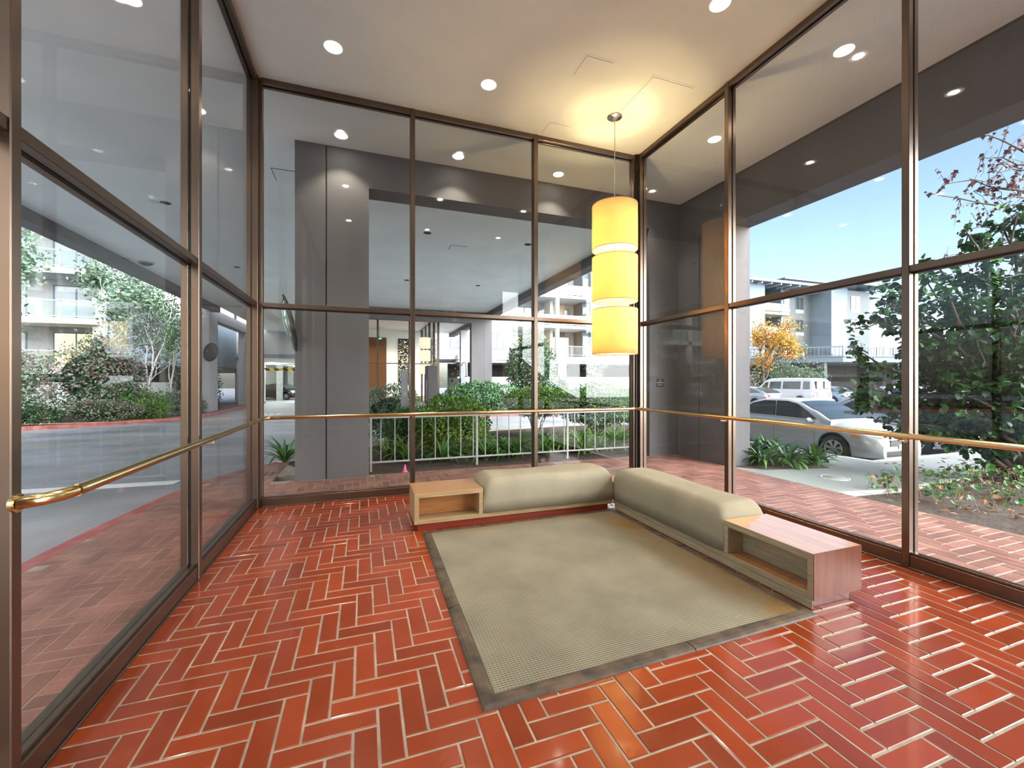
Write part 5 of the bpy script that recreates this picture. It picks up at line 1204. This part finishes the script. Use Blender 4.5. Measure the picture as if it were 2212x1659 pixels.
# --- white apartment building straight ahead
C = thing('apartment_building', (18,38,-.2), 'bright white apartment building with stacked balconies behind the pendant lamp', 'building')
yc = 38.0
bpart(C,'wall',M['bwhite'],(6,yc+.0,3.55,13.2,46,16),(21.9,yc-.1,3.55,32.8,46,16),(13.2,yc+2.0,3.55,21.9,46,16),(17.45,yc+.2,3.55,17.75,yc+2,16),(13.1,yc-.05,3.55,13.4,yc+2,16))
bpart(C,'parapet_wall',M['bwhite'],(8,yc-.6,-.4,32.8,yc-.35,1.95))
bpart(C,'deck_edge',[M['bwhite'],M['btrim']],(8,yc-.9,3.25,32.8,yc+.4,3.45),(8,yc-.85,3.5,32.8,yc+.4,3.95))
for x in (10.3,18.4,27.5): bpart(C,'column',M['bwhite'],(x-.35,yc-.75,-.4,x+.35,yc-.3,3.3))
bpart(C,'garage_recess',M['bdark'],(8,yc+4,-.3,32.8,yc+4.2,3.3),(8,yc-.3,3.1,32.8,yc+4,3.2))
for k, z in enumerate((4.0,6.92,9.84)):
    if k: bpart(C,'balcony_slab',M['bwhite'],(13.3,yc-1.2,z-.28,21.8,yc+2,z))
    if k == 0: railing(C,13.0,22.6,yc-.7,z,1.0)
    else:
        railing(C,13.4,17.4,yc-1.15,z,1.0,glassy='bglass'); railing(C,17.8,21.8,yc-1.15,z,1.0,glassy='bglass')
    bpart(C,'post',M['bwhite'],(17.42,yc-1.22,z,17.78,yc-.9,z+2.92))
    window(C,13.9,16.9,z+.05,z+2.1,yc+2.0,'winy' if k == 0 else 'winl'); window(C,18.2,20.4,z+.05,z+2.1,yc+2.0,'winy' if k == 0 else 'winl')
    bpart(C,'wall_panel',M['btan'] if k == 1 else M['bgrey'],(17.8,yc+1.85,z+(1.4 if k == 1 else 2.2),19.9,yc+1.98,z+2.6))
    bpart(C,'side_wall',M['bgrey'],(21.0,yc+.2,z,21.9,yc+2,z+2.7))
    window(C,21.1,21.7,z+.3,z+2.1,yc+.2,'wing',split=0)
    window(C,11.2,12.5,z+.6,z+2.0,yc,'winl',.0); window(C,23.0,24.3,z+.7,z+2.2,yc-.1,'winl'); window(C,27,28.3,z+.7,z+2.2,yc-.1,'winl'); window(C,7.5,8.8,z+.6,z+2.0,yc,'winl')
bpart(C,'roof',M['btrim'],(5.5,yc-1.4,16,32.9,46.5,16.35))
tb = thing('balcony_table', (17.2,37.6,9.84), 'small patio table on the upper balcony of the white building', 'table')
m = MB(); m.lathe([(.001,10.56),(.5,10.56),(.5,10.53),(.001,10.53)],16,(18.8,37.9,0)); m.build('table_top',[M['btan']],tb); m = MB(); m.tube([(18.8,37.9,9.845),(18.8,37.9,10.54)],.04,8); m.build('pedestal',[M['black']],tb)
pf = thing('potted_fern', (21.2,37.2,6.92), 'bright green fern on the middle balcony of the white building', 'potted plant')
m = MB(); m.lathe([(.001,6.925),(.16,6.925),(.22,7.5),(.001,7.5)],12,(21.2,37.2,0)); m.build('pot',[M['btan']],pf)
cloud([((21.2,37.2,7.85),(.55,.5,.45))],500,.35,5,1,False,.8,.14,core=False).build('fronds',[M['leafb']],pf)
M['blight'] = pm('light_grey_siding',(.24,.255,.26),rough=.8,var=.04)
# --- grey-blue apartment building at right
D = thing('apartment_building', (54,38,-.3), 'grey-blue four storey apartment building with wide eaves seen through the right glass', 'building')
y = 38.0; top = 13.0
bpart(D,'wall',M['bgrey'],(34,y,3.9,44.2,48,top),(48.5,y,3.9,53.7,48,top),(53.7,y+2.0,3.9,57.2,48,top),(44.2,y+1.8,3.9,48.5,48,top))
bpart(D,'wing_wall',M['bblue'],(41.9,y-1.2,3.9,44.3,y,top),(48.2,y-.15,3.9,48.6,y+1.8,top))
bpart(D,'side_wall',M['bblue'],(53.7,y-2.4,3.9,56.6,y+2,top))
bpart(D,'stair_tower',M['bgrey'],(56.6,y-2.41,3.9,60.7,47,top-.2))
bpart(D,'lower_wing',M['blight'],(60.7,y-1,3.9,80,47,9.7))
bpart(D,'roof',M['btrim'],(33,y-2.0,top,54,49,top+.3),(54.5,y-3.8,top+.25,62.2,48,top+.5),(60.5,y-2,9.8,81,48,10.1),(59.5,y-1.5,top-.5,64.5,48,top-.25))
bpart(D,'penthouse',M['blight'],(51.5,y+2,top+.3,60,47,14.7)); bpart(D,'penthouse_roof',M['btrim'],(51,y+1.5,14.7,60.5,47.5,14.85))
m = MB()
for i in range(14): m.box(34+i*1.5,y-1.9,top-.22,34.15+i*1.5,y,top-.02)
m.build('rafter_tails',[M['bwhite']],D)
for k, z in enumerate((4.15,6.95,9.75)):
    window(D,35.5,36.8,z+.75,z+2.05,y,'winl'); window(D,39.3,40.9,z+.75,z+2.15,y,'winl')
    window(D,48.9,49.8,z+.75,z+2.25,y,'winl',.4,0); window(D,50.9,52.2,z+.75,z+2.25,y,'wing' if k else 'winl',.4)
    window(D,57.2,58.9,z+.75,z+2.35,y-2.41,'winl',.4)
    if k < 2: window(D,66,67,z+.75,z+2.0,y-1,'winl',.3); window(D,71,72,z+.75,z+2.0,y-1,'winl',.3)
    window(D,44.6,45.6,z+.02,z+2.0,y+1.8,'wing',split=0); window(D,46.4,47.3,z+.02,z+2.0,y+1.8,'winl',split=0)
    if k:
        bpart(D,'balcony_slab',M['btan'],(44.2,y-1.1,z-.3,48.4,y+1.8,z)); railing(D,44.2,48.4,y-1.05,z,1.05,'bgrey','btan' if k == 2 else 'bglass')
    bpart(D,'seam_line',M['btrim'],(48.6,y-.01,z-.02,53.7,y,z+.01))
bpart(D,'downspout',M['btrim'],(62.4,y-1.1,3.9,62.55,y-1,9.8))
# raised terrace deck in front of it, over the carport
T = D
poly = [(33,37.9),(33,36.3),(41.5,36.3),(47.0,30.0),(62,27.5),(90,27.5),(90,37.9)]
m = MB(); m.prism(poly,3.55,4.1); m.build('deck_slab',[M['btrim']],T)
m = MB(); m.prism([(x,yy-.12) for x,yy in poly[1:-1]]+[(90,28.0),(62,28.0),(47,30.5),(41.6,36.7),(33,36.7)],4.1,4.16); m.build('deck_edging',[M['bblue']],T)
for (ax,ay),(bx,by) in zip(poly[1:],poly[2:-1]):
    m = MB(); d = Vector((bx-ax,by-ay)); l = d.length; d.normalize(); a = math.atan2(d.y,d.x); q = Matrix.Rotation(a,3,'Z')
    m.obox((ax+d.x*l/2,ay+d.y*l/2,5.15),(l,.10,.11),q); m.obox((ax+d.x*l/2,ay+d.y*l/2,4.25),(l,.05,.05),q)
    k = 0; s_ = .35
    while k*s_ < l:
        big = k % 6 == 0; m.obox((ax+d.x*k*s_,ay+d.y*k*s_,4.65),(.09 if big else .04,.09 if big else .04,1.05),q); k += 1
    m.build('deck_railing',[M['bblue'] if ax < 41 else M['btrim']],T)
for x, yy in ((36,36.6),(43.5,34.6),(46.2,31.4),(54,29.2),(62,27.9),(70,27.9)):
    m = MB(); m.box(x-.2,yy-.2,-.35,x+.2,yy+.2,3.56); m.build('column',[M['bgrey']],T)
m = MB(); m.box(33,37.6,-.35,90,37.9,3.56); m.box(36,33.5,3.3,90,33.8,3.56); m.build('carport_rear_wall',[M['bdark']],T)
for i,(x,yy,lab) in enumerate(((45.3,33.2,'leafy potted plant on the terrace left of centre'),(50.5,30.8,'potted plant on the terrace below the blue side wall'),(57,29.6,'potted plants in front of the terrace door'),(63,29.2,'leafy planter farther right on the terrace'))):
    p_ = thing('potted_plant',(x,yy,4.1),lab,'potted plant'); m = MB(); m.lathe([(.001,0),(.25,0),(.32,.5),(.001,.5)],12,(x,yy,4.105)); m.build('pot',[M['btan']],p_)
    cloud([((x,yy,5.15),(.7,.5,.7))],420,.2,60+i,1,False,.9,.4,core=False).build('foliage',[M['leafg']],p_)
# terrace chairs
tc = thing('terrace_chair',(0,0,0),'x','chair','dark chairs on the terrace deck')
m = MB(); m.box(-.25,-.25,.42,.25,.25,.47); m.build('seat',[M['maroon']],tc); m = MB(); m.box(-.25,.22,.47,.25,.27,1.0); m.build('backrest',[M['maroon']],tc)
for sx in (-1,1):
    for sy in (-1,1): m = MB(); m.box(sx*.22-.02,sy*.22-.02,0,sx*.22+.02,sy*.22+.02,.42); m.build('leg',[M['black']],tc)
copies(tc,[((44.0,35.2,4.1),.3,'leftmost dark chair on the terrace deck'),((46.2,33.6,4.1),2.0,'dark chair in the middle of the terrace deck'),((48.2,32.2,4.1),.8,'rightmost dark chair on the terrace deck')])
# --- white building at left behind the garden
M['bleft'] = pm('off_white_stucco',(.40,.415,.42),rough=.85,var=.05)
Lb = thing('apartment_building', (-20,34,-.1), 'white apartment building behind the garden trees across the drive at left', 'building')
y = 31.0
bpart(Lb,'wall',M['bleft'],(-46,y+1.6,2.2,-9.2,40,14),(-22.5,y,2.2,-22.0,y+1.6,14),(-14.6,y-.2,2.2,-14.0,y+1.6,10))
bpart(Lb,'parapet_wall',M['bleft'],(-46,y-.4,-.4,-9,y-.1,1.5))
bpart(Lb,'garage_recess',M['bdark'],(-46,y+1.5,-.2,-9.2,y+1.6,2.4))
bpart(Lb,'grey_wing',M['bblue'],(-14.0,y-.1,2.5,-9.0,40,5.6))
for z in (2.3,5.1,7.9):
    bpart(Lb,'balcony_slab',M['bleft'],(-46,y-.5,z-.32,-14.2,y+1.6,z)); railing(Lb,-46,-14.3,y-.45,z,1.0,'bleft','bglass')
    for x in (-27.2,-24.4,-20.5,-17.2): window(Lb,x,x+2.0,z+.05,z+2.1,y+1.6,'winy' if (z < 3 and x > -19) else ('wing' if x in (-24.4,) else 'winl'))
for x in (-29,-25,-18.8): bpart(Lb,'column',M['bleft'],(x-.2,y-.5,-.4,x+.2,y-.1,14))
bpart(Lb,'roof',M['btrim'],(-47,y-1.2,10.8,-9,41,11.1))
# ------------------------------------------------------------------ light
def lamp(kind, name, loc, energy, col, **kw):
    l = bpy.data.lights.new(name, kind); l.energy = energy; l.color = col
    for k, v in kw.items(): setattr(l, k, v)
    o = bpy.data.objects.new(name, l); COL.objects.link(o); o.location = loc; return o
for (x, y, z) in LAMPS:
    inside = XL < x < XR and y < YB
    lamp('SPOT', 'downlight_beam', (x, y, z-.012), 25 if inside else 24, (1,.90,.74) if inside else (1,.90,.72), spot_size=R(100), spot_blend=.5, shadow_soft_size=.05)
for zt in (4.132,3.382,2.625):
    lamp('POINT', 'pendant_bulb_light', (PX+.05, PY, zt-.33), 31, (1,.72,.36), shadow_soft_size=.05)
for x in (-.3, 1.5, 3.4):
    lamp('SPOT', 'pavilion_light', (x, 27, ZC-.05), 80, (1,.88,.68), spot_size=R(130), spot_blend=.6, shadow_soft_size=.2)
    lamp('SPOT', 'pavilion_light', (x, 31, ZC-.05), 80, (1,.88,.68), spot_size=R(130), spot_blend=.6, shadow_soft_size=.2)
for x, y in ((-6.9,39),(-5.6,44.5),(-4,51)):
    lamp('POINT', 'garage_light', (x, y, 2.6), 90, (.95,1,.95), shadow_soft_size=.2)
sun = lamp('SUN','sun',(0,-10,30),3.8,(.98,.99,1),angle=R(70)); sun.rotation_euler = Vector((-.55,.52,-.40)).to_track_quat('-Z','Y').to_euler()
W = bpy.data.worlds.new('World'); SC.world = W; W.use_nodes = True; nt = W.node_tree; nt.nodes.clear()
out = nt.nodes.new('ShaderNodeOutputWorld'); bg = nt.nodes.new('ShaderNodeBackground'); sky = nt.nodes.new('ShaderNodeTexSky')
sky.sky_type = 'NISHITA'; sky.sun_disc = False; sky.sun_elevation = R(38); sky.sun_rotation = R(212); sky.altitude = 50; sky.air_density = 1.0; sky.dust_density = 2.2; sky.ozone_density = 1.2
nt.links.new(sky.outputs[0], bg.inputs[0]); bg.inputs[1].default_value = .062; nt.links.new(bg.outputs[0], out.inputs[0])

# ------------------------------------------------------------------ camera and render settings
cam = bpy.data.cameras.new('camera'); co = bpy.data.objects.new('camera', cam); COL.objects.link(co); SC.camera = co
co.location = (0,0,1.6); co.rotation_euler = (R(90), 0, -.338619)
cam.sensor_width = 36; cam.lens = 913.65/2212*36; cam.shift_y = -(829.5-822.2)/2212; cam.clip_start = .02; cam.clip_end = 400
SC.view_settings.view_transform = 'Standard'; SC.view_settings.look = 'None'; SC.view_settings.gamma = 1; SC.view_settings.use_curve_mapping = False
SC.view_settings.exposure = 2.4
SC.cycles.max_bounces = 10; SC.cycles.diffuse_bounces = 4; SC.cycles.glossy_bounces = 4; SC.cycles.transmission_bounces = 6; SC.cycles.transparent_max_bounces = 20
SC.cycles.sample_clamp_indirect = 6; SC.cycles.caustics_reflective = False; SC.cycles.caustics_refractive = False
SC.cycles.use_denoising = True; SC.cycles.use_adaptive_sampling = True; SC.cycles.adaptive_threshold = .04
